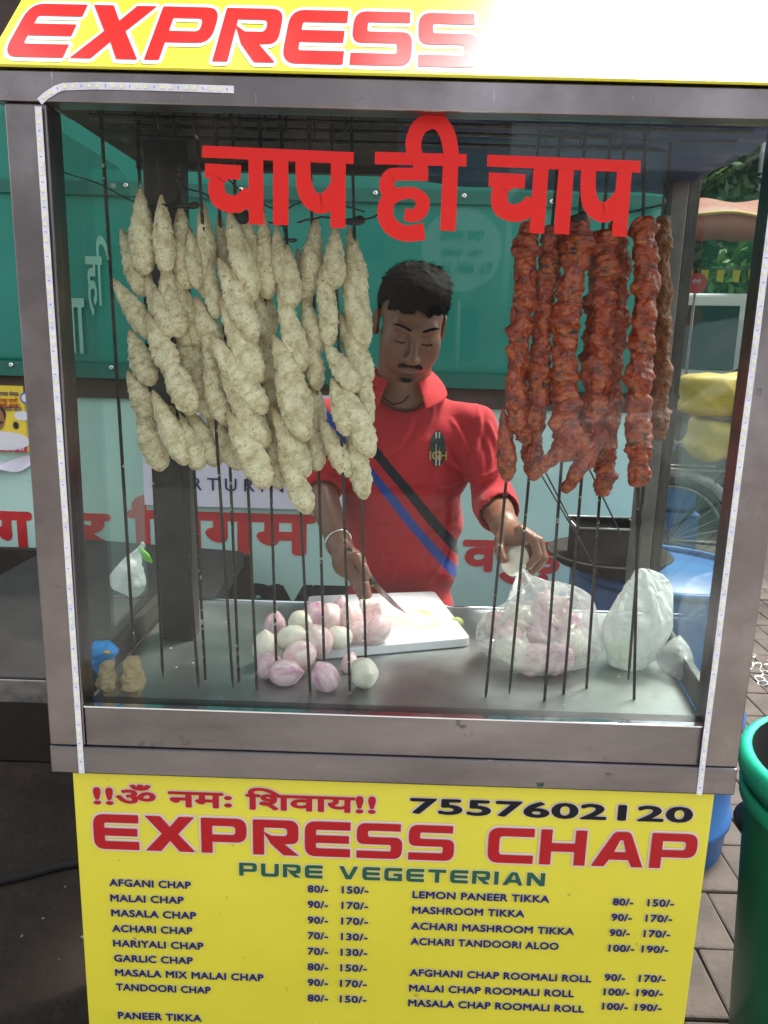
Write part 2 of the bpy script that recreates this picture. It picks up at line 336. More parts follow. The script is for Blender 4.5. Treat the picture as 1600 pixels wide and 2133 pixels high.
# ------------------------------------------------------------------ lettering
def round_poly(pts, seg=6):
    """pts: (x, y, r) ; returns outline with rounded corners"""
    out = []; n = len(pts)
    for i, p in enumerate(pts):
        r = p[2] if len(p) > 2 else 0
        a = Vector((pts[i-1][0], pts[i-1][1])); b = Vector((p[0], p[1])); c = Vector((pts[(i+1) % n][0], pts[(i+1) % n][1]))
        if r <= 0: out.append(b); continue
        d1 = (a-b); d2 = (c-b); r1 = min(r, d1.length*.49, d2.length*.49); d1.normalize(); d2.normalize()
        s = b+d1*r1; e = b+d2*r1
        for k in range(seg+1):
            t = k/seg; out.append(s*(1-t)**2+b*2*t*(1-t)+e*t*t)
    return out
s_, t_ = .30, .235
def GW(W=1.22): return {
 'E': (W, [[(0,0,.30),(W,0),(W,t_),(s_,t_,.05),(s_,.39),(W*.97,.39),(W*.97,.61),(s_,.61),(s_,1-t_,.05),(W,1-t_),(W,1),(0,1,.30)]]),
 'X': (W+.12, [[(0,0),(.42,0),(.67,.30),(.92,0),(1.34,0),(.89,.5),(1.34,1),(.92,1),(.67,.70),(.42,1),(0,1),(.45,.5)]]),
 'P': (W, [[(0,0),(s_,0),(s_,.32),(W,.32,.28),(W,1,.28),(0,1,.03)],[(s_,.53),(W-s_,.53,.1),(W-s_,.78,.1),(s_,.78)]]),
 'R': (W, [[(0,0),(s_,0),(s_,.62),(.48,.32),(.82,0),(W+.02,0),(.84,.32),(W,.34,.22),(W,1,.26),(0,1,.03)],[(s_,.655),(.50,.55),(W-s_,.55,.1),(W-s_,.78,.1),(s_,.78)]]),
 'S': (W, [[(0,0),(W,0,.26),(W,.61,.2),(s_,.61,.05),(s_,.79,.05),(W*.96,.79),(W*.96,1),(0,1,.26),(0,.40,.2),(W-s_,.40,.05),(W-s_,.21,.05),(0,.21)]]),
 'C': (W, [[(0,0,.30),(W,0),(W,t_),(s_,t_,.1),(s_,1-t_,.1),(W,1-t_),(W,1),(0,1,.30)]]),
 'G': (W, [[(0,0,.30),(W,0),(W,.58),(.62,.58),(.62,.38),(W-s_,.38),(W-s_,t_),(s_,t_,.1),(s_,1-t_,.1),(W,1-t_),(W,1),(0,1,.30)]]),
 'H': (W, [[(0,0),(s_,0),(s_,.38),(W-s_,.38),(W-s_,0),(W,0),(W,1),(W-s_,1),(W-s_,.62),(s_,.62),(s_,1),(0,1)]]),
 'A': (W+.16, [[(0,0),(.34,0),(.47,.2),(.98,.2),(1.08,0),(1.38,0),(.98,1,.12),(.56,1,.12)],[(.58,.42),(.90,.42),(.80,.76),(.72,.76)]]),
 'U': (W, [[(0,0,.28),(W,0,.28),(W,1),(W-s_,1),(W-s_,t_,.1),(s_,t_,.1),(s_,1),(0,1)]]),
 'V': (W+.1, [[(.48,0),(.84,0),(1.32,1),(1.0,1),(.66,.26),(.32,1),(0,1)]]),
 'T': (W, [[(W/2-.15,0),(W/2+.15,0),(W/2+.15,1-t_),(W,1-t_),(W,1),(0,1),(0,1-t_),(W/2-.15,1-t_)]]),
 'I': (s_, [[(0,0),(s_,0),(s_,1),(0,1)]]),
 'N': (W, [[(0,0),(s_,0),(s_,.62),(W-s_-.06,0,.05),(W,0),(W,1),(W-s_,1),(W-s_,.38),(s_+.06,1,.05),(0,1)]]),
 ' ': (.56, [])}
GL = GW()
def curve_to_mesh(cu):
    o = bpy.data.objects.new('tmp', cu); COL.objects.link(o)
    dg = bpy.context.evaluated_depsgraph_get(); dg.update()
    me = bpy.data.meshes.new_from_object(o.evaluated_get(dg)); bpy.data.objects.remove(o); bpy.data.curves.remove(cu)
    return me
def tech_mesh(text, offset=0., gap=.17, shear=0.):
    cu = bpy.data.curves.new('t', 'CURVE'); cu.dimensions = '2D'; cu.fill_mode = 'BOTH'; cu.offset = offset; x = 0
    for ch in text:
        w, polys = GL[ch]
        for pl in polys:
            pts = round_poly(pl); sp = cu.splines.new('POLY'); sp.points.add(len(pts)-1)
            for q, p in zip(sp.points, pts): q.co = (x+p.x+shear*p.y, p.y, 0, 1)
            sp.use_cyclic_u = True
        x += w+gap
    return curve_to_mesh(cu), x-gap
def font_mesh(text, offset=0., spacing=1.0):
    cu = bpy.data.curves.new('t', 'FONT'); cu.body = text; cu.size = 1.0; cu.offset = offset; cu.space_character = spacing; cu.resolution_u = 4
    return curve_to_mesh(cu)
def bounds(me):
    a = np.empty(len(me.vertices)*3); me.vertices.foreach_get('co', a); a = a.reshape(-1, 3); return a.min(0), a.max(0)
def split_lift(me, step=.0001):
    """overlapping glyph pieces get a hair's breadth of vinyl each so they do not share one plane"""
    bm = bmesh.new(); bm.from_mesh(me); bm.verts.ensure_lookup_table(); seen = set(); k = 0
    for v in bm.verts:
        if v.index in seen: continue
        st = [v]; seen.add(v.index); comp = []
        while st:
            q = st.pop(); comp.append(q)
            for e in q.link_edges:
                w = e.other_vert(q)
                if w.index not in seen: seen.add(w.index); st.append(w)
        for q in comp: q.co.z = (k % 5)*step
        k += 1
    bm.to_mesh(me); bm.free(); return me
def place_print(name, me, material, par, origin, ex, ey, en, lift, box_from=None, size=None, keepz=False):
    if not keepz: split_lift(me)
    lo, hi = box_from if box_from else bounds(me)
    w, h = size; a = np.empty(len(me.vertices)*3); me.vertices.foreach_get('co', a); a = a.reshape(-1, 3)
    s = (a-lo)/(np.maximum(hi-lo, 1e-6))
    X = np.array(origin)+np.outer(s[:, 0]*w, np.array(ex))+np.outer(s[:, 1]*h, np.array(ey))+np.outer(a[:, 2]+lift, np.array(en))
    me.vertices.foreach_set('co', X.ravel()); me.update(); me.materials.clear(); me.materials.append(material)
    if len(me.polygons) and me.polygons[0].normal.dot(Vector(en)) < 0: me.flip_normals()
    return mk(name, None, None, None, par, me=me)
EX, EZ, EY = (1, 0, 0), (0, 0, 1), (0, -1, 0)
def thick(me, r, n=8, dx_only=False):
    a = np.empty(len(me.vertices)*3); me.vertices.foreach_get('co', a); a = a.reshape(-1, 3); polys = [tuple(p.vertices) for p in me.polygons]
    V = [a]; F = list(polys); m = len(a)
    for k in range(n):
        an = 2*math.pi*k/n; sft = np.array([math.cos(an)*r, math.sin(an)*r*(.35 if dx_only else 1), .00003*(k+1)]); V.append(a+sft); F += [tuple(i+m*(k+1) for i in p) for p in polys]
    me2 = bpy.data.meshes.new('t'); me2.from_pydata(np.concatenate(V).tolist(), [], F); me2.update(); return me2
def wall_text(text, mtr, par, y, ul, vl, ur, hpx, lift=.0015, off=.0, tech=False, outline=None, name='lettering', spacing=1.0, gap=.17):
    """a line of print on the plane y, from (ul, baseline vl) to ur, hpx tall"""
    a = P(ul, vl, y=y); wdt = (P(ur, vl+(ur-ul)*.032, y=y)-a).x; h = hpx*mpp(a)*1.03
    if tech:
        me, _ = tech_mesh(text, off, gap=gap); b0 = bounds(me)
        oo = outline and (thick(split_lift(tech_mesh(text, off, gap=gap)[0]), .055), outline)
    else:
        raw = split_lift(font_mesh(text, 0, spacing), .00005)
        me = thick(raw, off, 8) if off > 0 else raw; b0 = bounds(me)
        oo = outline and (thick(split_lift(font_mesh(text, 0, spacing), .00005), off+.035, 10), outline)
    if oo:
        place_print(name+'_outline', oo[0], oo[1], par, a, EX, EZ, EY, lift*.4, b0, (wdt, h), keepz=True)
    return place_print(name, me, mtr, par, a, EX, EZ, EY, lift+(.0006 if oo else 0), b0, (wdt, h), keepz=not tech)

# ------------------------------------------------------------------ ground, street, wall
def sheet(name, x0, x1, y0, y1, z, m, nx=1, ny=1, kind='structure'):
    vs = [(x0+(x1-x0)*i/nx, y0+(y1-y0)*j/ny, z) for j in range(ny+1) for i in range(nx+1)]
    fs = [(j*(nx+1)+i, j*(nx+1)+i+1, (j+1)*(nx+1)+i+1, (j+1)*(nx+1)+i) for j in range(ny) for i in range(nx)]
    return tag(mk(name, vs, fs, m), kind=kind)
sheet('ground', -300, 300, -300, 300, 0, MT['street'])
sheet('dirt_strip', -4.0, .52, -.9, 1.5, .004, MT['ground'])
sheet('bounce_footpath', -9, 9, -6.0, -.904, .004, MT['concrete'])  # unseen pale ground, added to bounce light into the cabinet
pav = sheet('pavement', .52, 3.6, -.9, 5.2, .006, MT['ground'])
random.seed(4)
pm = MB().box(-.1005, .1005, -.1005, .1005, 0, .03).mk('paver', MT['paver'], pav, bevel=.006)
first = True
for i in range(14):
    for j in range(22):
        x = .64+i*.204+(j % 2)*.10; y = -.75+j*.204
        if x > 3.4 or (j > 10 and x < .95): continue
        if first: o = pm; first = False
        else:
            o = pm.copy(); COL.objects.link(o)
        o.matrix_parent_inverse = Matrix.Identity(4)
        o.location = (x, y, .006+random.uniform(0, .006)); o.rotation_euler = (random.uniform(-.012, .012), random.uniform(-.012, .012), random.uniform(-.02, .02))
# debris on the dark ground
mb = MB(); random.seed(9)
for k in range(70):
    x, y = random.uniform(-1.6, -.35), random.uniform(-.1, 1.4); r = random.uniform(.0015, .006)
    mb.ball((x, y, .004+r*.5), (r, r*random.uniform(.6, 1.4), r*.6), 6, 4)
tag(mb.mk('litter_crumbs', mat('pale_litter', (.32, .28, .23), .8)), kind='stuff')
pts = [P(-60, 1845, z=.02), P(0, 1835, z=.015), P(60, 1822, z=.014), P(120, 1805, z=.014), P(160, 1798, z=.014), P(300, 1780, z=.014)]
tag(MB().tube(pts, .012, 8).mk('ground_cable', MT['rubber'], smooth=True), 'black rubber cable lying across the dark ground left of the menu board', 'cable')

WY = 1.5
wall = empty('painted_wall', (-1.1, WY, 0), 'mint green wall painted with large red Hindi words and black letters behind the man', 'wall')
box('wall_body', -4.2, .80, WY, WY+.2, 0, 1.30+Z0, MT['wall'], wall, .004)
box('upper_wall', -4.2, .80, WY-.01, WY+.21, 1.302+Z0, 2.3+Z0, MT['roof_in'], wall, .004)
zb = P(150, 790, y=WY).z
box('batten', -4.2, .80, WY-.018, WY-.001, zb-.055, zb+.03, MT['brown'], wall, .003)
# red words, black letters
wall_text('ग', MT['wall_red'], wall, WY, -6, 1146, 72, 82, off=.045)
wall_text('र', MT['wall_red'], wall, WY, 152, 1140, 235, 72, off=.045)
wall_text('िनगम', MT['wall_red'], wall, WY, 268, 1146, 658, 118, off=.04)
wall_text('वगुड़गाव', MT['wall_red'], wall, WY, 960, 1215, 1330, 92, off=.04)
wall_text('PVT', MT['wall_black'], wall, WY, 500, 1300, 740, 88, off=.075)

# green banner with eyelets
ban = empty('green_banner', (-1.0, WY-.03, zb), 'green vinyl banner with steel eyelets tied along the top of the mint wall', 'banner')
def banner_sheet():
    x0, x1 = -3.2, P(1396, 400, y=WY-.03).x; z0, z1 = zb+.005, 1.30+Z0; nx, nz = 60, 12; vs = []; fs = []
    for j in range(nz+1):
        for i in range(nx+1):
            x = x0+(x1-x0)*i/nx; z = z0+(z1-z0)*j/nz
            vs.append((x, WY-.035+.008*math.sin(x*5+z*2)+.006*noise.noise(Vector((x*3, z*3, 2))), z+.006*math.sin(x*4)))
    for j in range(nz):
        for i in range(nx): a = j*(nx+1)+i; fs.append((a, a+1, a+nx+2, a+nx+1))
    return vs, fs
v_, f_ = banner_sheet(); bs = mk('sheet', v_, f_, MT['banner'], ban, True)
so = bs.modifiers.new('s', 'SOLIDIFY'); so.thickness = .002
xr = P(1396, 400, y=WY-.03).x
box('hem', -3.2, xr-.005, WY-.052, WY-.050, zb+.01, zb+.055, MT['banner_dark'], ban, 0)
ztop = P(700, 400, y=WY-.05).z
box('hem', -3.2, xr-.005, WY-.053, WY-.051, ztop-.025, ztop+.012, MT['banner_dark'], ban, 0)
for (u, v) in [(262, 386), (358, 388), (502, 395), (628, 398), (782, 402), (967, 408), (1150, 420), (1385, 428), (23, 760), (232, 766), (1180, 812), (640, 782)]:
    c = P(u, v, y=WY-.056)
    MB().lathe((0, 0, 0), [(.002, .002), (.004, .003), (.007, .0015), (.0075, 0)], 12).mk('eyelet', MT['silver'], None, True)
    o = bpy.context.scene.objects[-1] if False else COL.objects[-1]
    setpar(o, ban); o.location = c; o.rotation_euler = (math.pi/2, 0, 0)
wall_text('हि', MT['reflect_print'], ban, WY-.05, 185, 658, 236, 155, off=.02, lift=.004)  # pale letters painted on for a reflection in the left pane
wall_text('पा', MT['reflect_print'], ban, WY-.05, 128, 735, 182, 108, off=.02, lift=.004)

# posters on the wall
pa, pb = P(292, 806, y=WY-.02), P(722, 1064, y=WY-.02)
po = empty('white_poster', (pa.x, WY-.02, pb.z), 'white poster with magenta border and thin capital letters on the mint wall', 'poster')
box('paper', pa.x, pb.x, WY-.022, WY-.001, pb.z, pa.z-.01, MT['poster_white'], po, 0)
q = P(300, 950, y=WY-.02)
box('border', pa.x+.01, pb.x-.03, WY-.0245, WY-.023, q.z, pa.z-.02, MT['poster_mag'], po, 0)
box('picture', pa.x+.10, pb.x-.25, WY-.027, WY-.0255, q.z+.02, pa.z-.05, MT['poster_grey'], po, 0)
wall_text('NURTURING SP', MT['blue_ink'], po, WY-.023, 318, 1018, 716, 26, off=-.008, spacing=1.5)
for k, (t, uu, vv, ur) in enumerate([('CULTURAL', 330, 880, 520), ('EDUCATION', 330, 920, 540)]):
    wall_text(t, MT['poster_white'], po, WY-.028, uu, vv, ur, 22)
pa, pb = P(-90, 800, y=WY-.02), P(58, 942, y=WY-.02)
po = empty('yellow_poster', (pa.x, WY-.02, pb.z), 'small yellow poster of a moustached man in white left of the cart, with red foot', 'poster')
box('paper', pa.x, pb.x, WY-.022, WY-.001, pb.z, pa.z, mat('poster_yellow', (.80, .62, .05), .5), po, 0)
q = P(0, 925, y=WY-.02).z
box('foot_band', pa.x, pb.x, WY-.0238, WY-.0228, pb.z, q, mat('poster_red', (.55, .03, .07), .5), po, 0)
sk = mat('printed_skin', (.30, .13, .07), .5); wh = mat('printed_white', (.72, .72, .78), .5); hr = mat('printed_hair', (.02, .015, .015), .5)
def disc(name, u, v, rx, rz, m, par, lift, n=20):
    c = P(u, v, y=WY-.024-lift); k = mpp(c)
    return MB().add([(c.x+rx*k*math.cos(2*math.pi*i/n), c.y, c.z+rz*k*math.sin(2*math.pi*i/n)) for i in range(n)], [tuple(range(n-1, -1, -1))]).mk(name, m, par)
disc('printed_portrait_hair', -6, 862, 18, 22, hr, po, .0005); disc('printed_portrait', -6, 872, 15, 24, sk, po, .001)
disc('printed_moustache', -2, 880, 9, 3, hr, po, .0015); disc('printed_shirt', 4, 918, 60, 20, wh, po, .002)
disc('printed_portrait_hair', 33, 886, 6, 8, hr, po, .0005); disc('printed_badge', 46, 866, 17, 10, wh, po, .0004)
disc('printed_ring', 52, 829, 10, 12, mat('printed_blue', (.03, .15, .55), .5), po, .0004); disc('printed_badge', 52, 829, 7, 8, wh, po, .001)
for t, u0, v0, u1, m in [('मा. आपका सेवक', -20, 824, 40, MT['blue_ink']), ('आपका साथी', -10, 838, 38, MT['red_ink']), ('आपके साथ', -16, 848, 42, MT['red_ink']), ('सिटी सेंटर', 10, 856, 46, MT['blue_ink']), ('सम्पर्क करें', 4, 940, 52, wh)]:
    wall_text(t, m, po, WY-.024, u0, v0, u1, 11, lift=.002, off=.02)
a = P(-60, 950, y=WY-.03); b = P(58, 962, y=WY-.03)
mb = MB(); n = 24
for i in range(n+1):
    t = i/n; x = a.x+(b.x-a.x)*t; zz = a.z-.012*math.sin(t*3)
    for k in range(5): mb.v.append((x, WY-.004-.018*k/4*(1+.4*math.sin(t*5)), zz-.045*(k/4)**1.3*(1-t*.35)+.008*math.sin(t*9+k)))
mb.f = [(i*5+k, i*5+k+1, (i+1)*5+k+1, (i+1)*5+k) for i in range(n) for k in range(4)]
tag(mb.mk('torn_paper', MT['poster_white'], smooth=True), 'torn curling strip of white paper under the small yellow poster', 'paper scrap')

# ------------------------------------------------------------------ food cart
cart = empty('food_cart', (0, .27, 0), 'steel and glass street food cart with yellow menu board and red Hindi window letters', 'food cart')
X0, X1 = -.5, .5
TOPB, TOPT = .906+Z0, .941+Z0; GB = .107+Z0; SEAM = .043+Z0
box('top_rail', X0-.012, X1+.014, -.006, .03, TOPB, TOPT, MT['steel'], cart, .002)
box('front_post', X0, X0+.052, 0, .045, SEAM+.0005, TOPB-.0005, MT['steel'], cart, .002)
box('front_post', X1-.052, X1, 0, .045, SEAM+.0005, TOPB-.0005, MT['steel'], cart, .002)
box('window_sill', X0+.0525, X1-.0525, .002, .04, SEAM+.0005, GB-.003, MT['steel_low'], cart, .0015)
box('sill_edge', X0+.0525, X1-.0525, .0, .012, GB-.0028, GB, MT['edge'], cart, .0006)
box('lower_rail', X0, X1, -.003, .04, Z0, SEAM, MT['steel_low'], cart, .0025)
box('window_pane', X0+.0525, X1-.0525, .016, .020, GB+.0002, TOPB-.0005, MT['glass'], cart, 0)
# side panes, rounded at the upper rear corner
def pane(x, yb, zt, xb):
    pts = round_poly([(.048, GB-.005), (yb, GB-.005), (yb, zt, .07), (.048, zt+.004)])
    f = lambda y: x+(xb-x)*(y-.048)/(yb-.048)
    mb = MB().prism([(f(p.x), p.x, p.y) for p in pts], (.003, 0, 0)); return mb.mk('side_pane', MT['glass_side'], cart)
pane(X0+.022, .40, .895+Z0, X0+.022); pane(X1-.022, .40, .895+Z0, X1-.015)
TR = .088+Z0
mb = MB().prism([(-.458, .042, TR-.003), (.462, .042, TR-.003), (.512, .525, TR-.003), (-.452, .525, TR-.003)], (0, 0, .003))
mb.mk('tray', MT['tray'], cart, bevel=.001)
mb = MB().tube([(-.452, .525, TR+.001), (.512, .525, TR+.001)], .004, 8).mk('tray_lip', MT['edge'], cart, True)
MB().prism([(-.476, .046, TR), (-.462, .046, TR), (-.455, .60, TR), (-.470, .60, TR)], (0, 0, .040)).mk('side_rail', MT['dark_frame'], cart, bevel=.002)
MB().prism([(.464, .046, TR), (.480, .046, TR), (.528, .52, TR), (.513, .52, TR)], (0, 0, .040)).mk('side_rail', MT['grey_frame'], cart, bevel=.002)
MB().prism([(.4655, .046, TR+.041), (.4705, .046, TR+.041), (.5195, .52, TR+.041), (.5145, .52, TR+.041)], (0, 0, .003)).mk('rail_edge', MT['edge'], cart)
box('rear_post', -.426, -.364, .305, .35, TR, .94+Z0, MT['dark_frame'], cart, .002)
box('rear_post', .455, .485, .42, .47, TR+.0005, .94+Z0, MT['grey_frame'], cart, .002)
box('rear_post', .4855, .507, .425, .475, TR+.0005, .94+Z0, MT['dark_frame'], cart, .002)
RB = P(700, 349, z=.935+Z0).y
box('roof_panel', -.50, .50, .031, RB, .937+Z0, .945+Z0, MT['roof_in'], cart, .001)
box('roof_edge', -.50, .50, RB+.0005, RB+.02, .925+Z0, .96+Z0, MT['dark_frame'], cart, .001)
# creased blue tarpaulin hanging under the right half of the roof
mb = MB(); nx, ny = 40, 18
for j in range(ny+1):
    for i in range(nx+1):
        s = i/nx; x = -.02+.515*s; y = .035+(RB+.035-.035)*j/ny
        sag = .004+.020*math.sin(min(1, s*1.3)*math.pi/2)*(.5+.5*j/ny)+.004*noise.noise(Vector((x*14, y*40, 1)))+.003*math.sin(y*70+x*12)
        mb.v.append((x, y, .934+Z0-sag))
mb.f = [(j*(nx+1)+i, j*(nx+1)+i+1, (j+1)*(nx+1)+i+1, (j+1)*(nx+1)+i) for j in range(ny) for i in range(nx)]
tp = mb.mk('tarpaulin', MT['tarp_blue'], None, True); tp.modifiers.new('s', 'SOLIDIFY').thickness = .0015
tag(tp, 'creased dark blue tarpaulin stretched under the cart roof at the right', 'tarpaulin')
for y, x0, x1 in ((.095, -.43, .45), (.145, -.43, .45), (.21, -.40, .40)):
    MB().tube([(x0, y, .915+Z0), (x1, y, .915+Z0)], .003, 6).mk('hanging_rail', MT['iron'], cart, True)
    for xx in (x0, x1): MB().tube([(xx, y, .915+Z0), (xx, y, .937+Z0)], .0022, 6).mk('rail_bracket', MT['iron'], cart, True)

# header board, tilted back about 45 degrees
HT = rad(45.7); H0 = Vector((0, -.010, TOPT+.001)); HU = Vector((0, math.sin(HT), math.cos(HT))); HN = Vector((0, -math.cos(HT), math.sin(HT)))
HL = .34
def PH(u, v, lift=0):
    d = Vector(fw + RT*(u-CX)/FPX + UP*(CY-v)/FPX); c = Vector(CAM); p0 = H0+HN*lift
    return c+d*((p0-c).dot(HN)/d.dot(HN))
e0, e1 = PH(0, 88), PH(50, 2); HX0 = (e0.x+e1.x)/2
top = H0+HU*HL
MB().prism([(HX0+.002, H0.y+.006, H0.z), (HX0+.002, top.y, H0.z), (HX0+.002, top.y, top.z-.006)], (.54-HX0-.002, 0, 0)).mk('header_body', MT['steel'], cart)
h4 = [H0+Vector((HX0, 0, 0)), H0+Vector((.545, 0, 0)), top+Vector((.545, 0, 0)), top+Vector((HX0, 0, 0))]
MB().prism(h4, HN*.004).mk('header_sign', MT['yellow_gloss'], cart, bevel=.0008)
a, b, c = PH(4, 119, .004), PH(1000, 138, .004), PH(66, 9, .004)
me, _ = tech_mesh('EXPRESS', 0, gap=.13); b0 = bounds(me)
sz = ((b-a).x, (c-a).dot(HU))
place_print('lettering_outline', thick(split_lift(tech_mesh('EXPRESS', 0, gap=.13)[0]), .07), MT['white_gloss'], cart, a, EX, HU, HN, .0003, b0, sz, keepz=True)
place_print('lettering', me, MT['red_gloss'], cart, a, EX, HU, HN, .0012, b0, sz)

# LED tape
def led(name, px, y, wpx=15):
    pts = [P(u, v, y=y) for u, v in px]; k = mpp(pts[0])*wpx/2; L = []; R_ = []
    for i, p in enumerate(pts):
        d = (pts[min(i+1, len(pts)-1)]-pts[max(i-1, 0)]).normalized(); n = Vector((-d.z, 0, d.x))
        L.append(p+n*k); R_.append(p-n*k)
    mb = MB(); n = len(pts)
    for i in range(n-1): mb.prism([L[i], R_[i], R_[i+1], L[i+1]], (0, -.0012, 0))
    s = mb.mk(name, MT['led'], cart)
    ch = MB(); tk = MB(); dist = 0; nxt = .008; kk = 0
    for i in range(n-1):
        a, b = pts[i], pts[i+1]; ln = (b-a).length; d = (b-a).normalized(); nn = Vector((-d.z, 0, d.x))
        while nxt < dist+ln:
            c = a+d*(nxt-dist)+Vector((0, -.0013, 0))
            h = .0019
            (ch if kk % 3 != 2 else tk).prism([c+nn*h+d*h, c-nn*h+d*h, c-nn*h-d*h, c+nn*h-d*h], (0, -.0012, 0)) if kk % 3 != 2 else tk.prism([c+nn*.0014+d*.0004, c-nn*.0014+d*.0004, c-nn*.0014-d*.0004, c+nn*.0014-d*.0004], (0, -.0005, 0))
            nxt += .0098; kk += 1
        dist += ln
    tag(ch.mk('led_chips', MT['chip'], s), kind='stuff'); tag(tk.mk('solder_marks', MT['tick'], s), kind='stuff')
led('led_tape', [(83, 212), (96, 200), (118, 186), (132, 181), (200, 179), (300, 181), (400, 184), (488, 187)], -.0065, 14)
led('led_tape', [(80, 222), (90, 380), (104, 600), (121, 850), (138, 1100), (152, 1320), (165, 1520), (171, 1610)], -.0035, 14)
led('led_tape', [(1622, 330), (1600, 500), (1573, 720), (1547, 920), (1513, 1190), (1490, 1380), (1468, 1550), (1456, 1655)], -.0035, 14)

# red words on the window
def ribbon(pts, w, n=10, closed=False):
    """pts (u,v) centre line smoothed by Catmull-Rom ; w px or list"""
    P2 = [Vector(p) for p in pts]; m = len(P2); ws = w if isinstance(w, (list, tuple)) else [w]*m; cs = []
    if m == 2: cs = [(P2[0], ws[0]), (P2[1], ws[1])]
    else:
        for i in range(m-1):
            p0, p1, p2, p3 = P2[max(i-1, 0)], P2[i], P2[i+1], P2[min(i+2, m-1)]
            for k in range(n):
                t = k/n; cs.append((.5*((2*p1)+(p2-p0)*t+(2*p0-5*p1+4*p2-p3)*t*t+(3*p1-p0-3*p2+p3)*t**3), ws[i]*(1-t)+ws[i+1]*t))
        cs.append((P2[-1], ws[-1]))
    L = []; R_ = []
    for i, (p, ww) in enumerate(cs):
        d = (cs[min(i+1, len(cs)-1)][0]-cs[max(i-1, 0)][0]).normalized(); nn = Vector((-d.y, d.x))
        L.append(p+nn*ww/2); R_.append(p-nn*ww/2)
    return L, R_
def vinyl(strokes, y):
    mb = MB(); k = 0
    for st in strokes:
        L, R_ = ribbon(*st); off = y-.00025*(k % 9); k += 1; n = len(L)
        vs = [P(p.x, p.y, y=off) for p in L]+[P(p.x, p.y, y=off) for p in R_]
        mb.add(vs, [(i, i+1, n+i+1, n+i) for i in range(n-1)])
    return mb
def chaap(x0, x1, yl, yr, shear):
    # traced in a frame where the first word spans 421..737
    s = (x1-x0)/316.0
    def T(u, v):
        uu = x0+(u-421)*s+(v-303)*shear; return (uu, yl+(v-303)+(u-421)*s*0+(yr-yl-10)*(u-421)/316.0)
    def S(pts, w): return ([T(*p) for p in pts], w)
    return [S([(421, 315.5), (737, 327.5)], 25), S([(427, 355), (502, 359)], 30),
            S([(470, 362), (455, 370), (451, 392), (459, 415), (484, 425), (506, 418), (522, 398)], [30, 32, 34, 36, 36, 38, 30]),
            S([(533, 328), (534, 467)], 31), S([(585, 330), (585, 468)], 32),
            S([(631, 330), (633, 375), (643, 408), (667, 423), (690, 410), (702, 385)], [31, 32, 36, 42, 40, 30]),
            S([(705, 330), (704, 473)], 31)]
GLS = .0145
vinyl(chaap(421, 737, 303, 315, 0), GLS).mk('window_lettering', MT['glass_red'], cart)
vinyl([([(781, 329), (972, 334)], 26),
       ([(867, 335), (861, 300), (870, 270), (886, 256), (900, 251), (918, 258), (932, 280), (939, 312), (941, 335)], [32, 33, 33, 34, 36, 34, 33, 32, 31]),
       ([(939, 335), (933, 481)], 32),
       ([(876, 338), (875, 364)], 31), ([(892, 364), (830, 363), (812, 368), (806, 385), (812, 400), (828, 404), (860, 402), (880, 418), (876, 440), (862, 449), (843, 447)], [26, 27, 30, 32, 32, 27, 24, 29, 29, 27, 26]),
       ([(824, 406), (808, 418), (803, 446), (815, 472), (845, 486), (884, 482)], [30, 32, 34, 34, 34, 36])], GLS).mk('window_lettering', MT['glass_red'], cart)
vinyl(chaap(1016, 1336, 322, 333, -.075), GLS).mk('window_lettering', MT['glass_red'], cart)

# menu board
box('cart_body', -.462, .462, .02, .54, .06, TR-.004, MT['dark_frame'], cart, .003)
for x in (-.40, .40):
    for y in (.08, .48):
        w = MB().lathe((0, 0, 0), [(.0, -.012), (.03, -.012), (.034, -.006), (.034, .006), (.03, .012), (0, .012)], 20).mk('castor_wheel', MT['rubber'], None, True)
        setpar(w, cart); w.location = (x, y, .042); w.rotation_euler = (0, math.pi/2, 0)
BY = .006
bd = box('menu_board', -.472, .475, BY, BY+.006, Z0-.62, Z0-.001, MT['yellow'], cart, .001)
wall_text('!!ॐ नमः िशवाय!!', MT['red_ink'], bd, BY, 196, 1674, 783, 50, off=.028, outline=MT['white_ink'])
wall_text('7557602120', MT['black_ink'], bd, BY, 853, 1693, 1441, 36, off=.032, outline=MT['white_ink'], spacing=1.05)
wall_text('EXPRESS CHAP', MT['red_ink'], bd, BY, 198, 1766, 1446, 79, tech=True, outline=MT['white_ink'])
wall_text('PURE VEGETERIAN', MT['green_ink'], bd, BY, 499, 1822, 1134, 30, tech=True, off=0, outline=MT['pale_ink'], gap=.27)
rows = [('AFGANI CHAP',229,1844,399),('MALAI CHAP',231,1876,384),('MASALA CHAP',233,1907,410),('ACHARI CHAP',235,1939,402),('HARIYALI CHAP',237,1970,425),('GARLIC CHAP',239,2001,403),('MASALA MIX MALAI CHAP',241,2031,550),('TANDOORI CHAP',243,2061,440),('PANEER TIKKA',247,2120,421),('MALAI PANEER TIKKA',248,2151,500),
 ('LEMON PANEER TIKKA',859,1869,1144),('MASHROOM TIKKA',858,1901,1092),('ACHARI MASHROOM TIKKA',856,1934,1195),('ACHARI TANDOORI ALOO',855,1966,1163),('AFGHANI CHAP ROOMALI ROLL',853,2031,1231),('MALAI CHAP ROOMALI ROLL',852,2063,1195),('MASALA CHAP ROOMALI ROLL',850,2094,1216)]
for i, (p, q) in enumerate([(80,150),(90,170),(90,170),(70,130),(70,130),(80,150),(90,170),(80,150)]):
    b_ = 1857+i*32.4; rows += [('%d/-' % p, 641, b_, 684), ('%d/-' % q, 712-i*.6, b_+2, 768-i*.6)]
rows += [('80/-', 638, 2146, 682), ('150/-', 707, 2149, 762)]
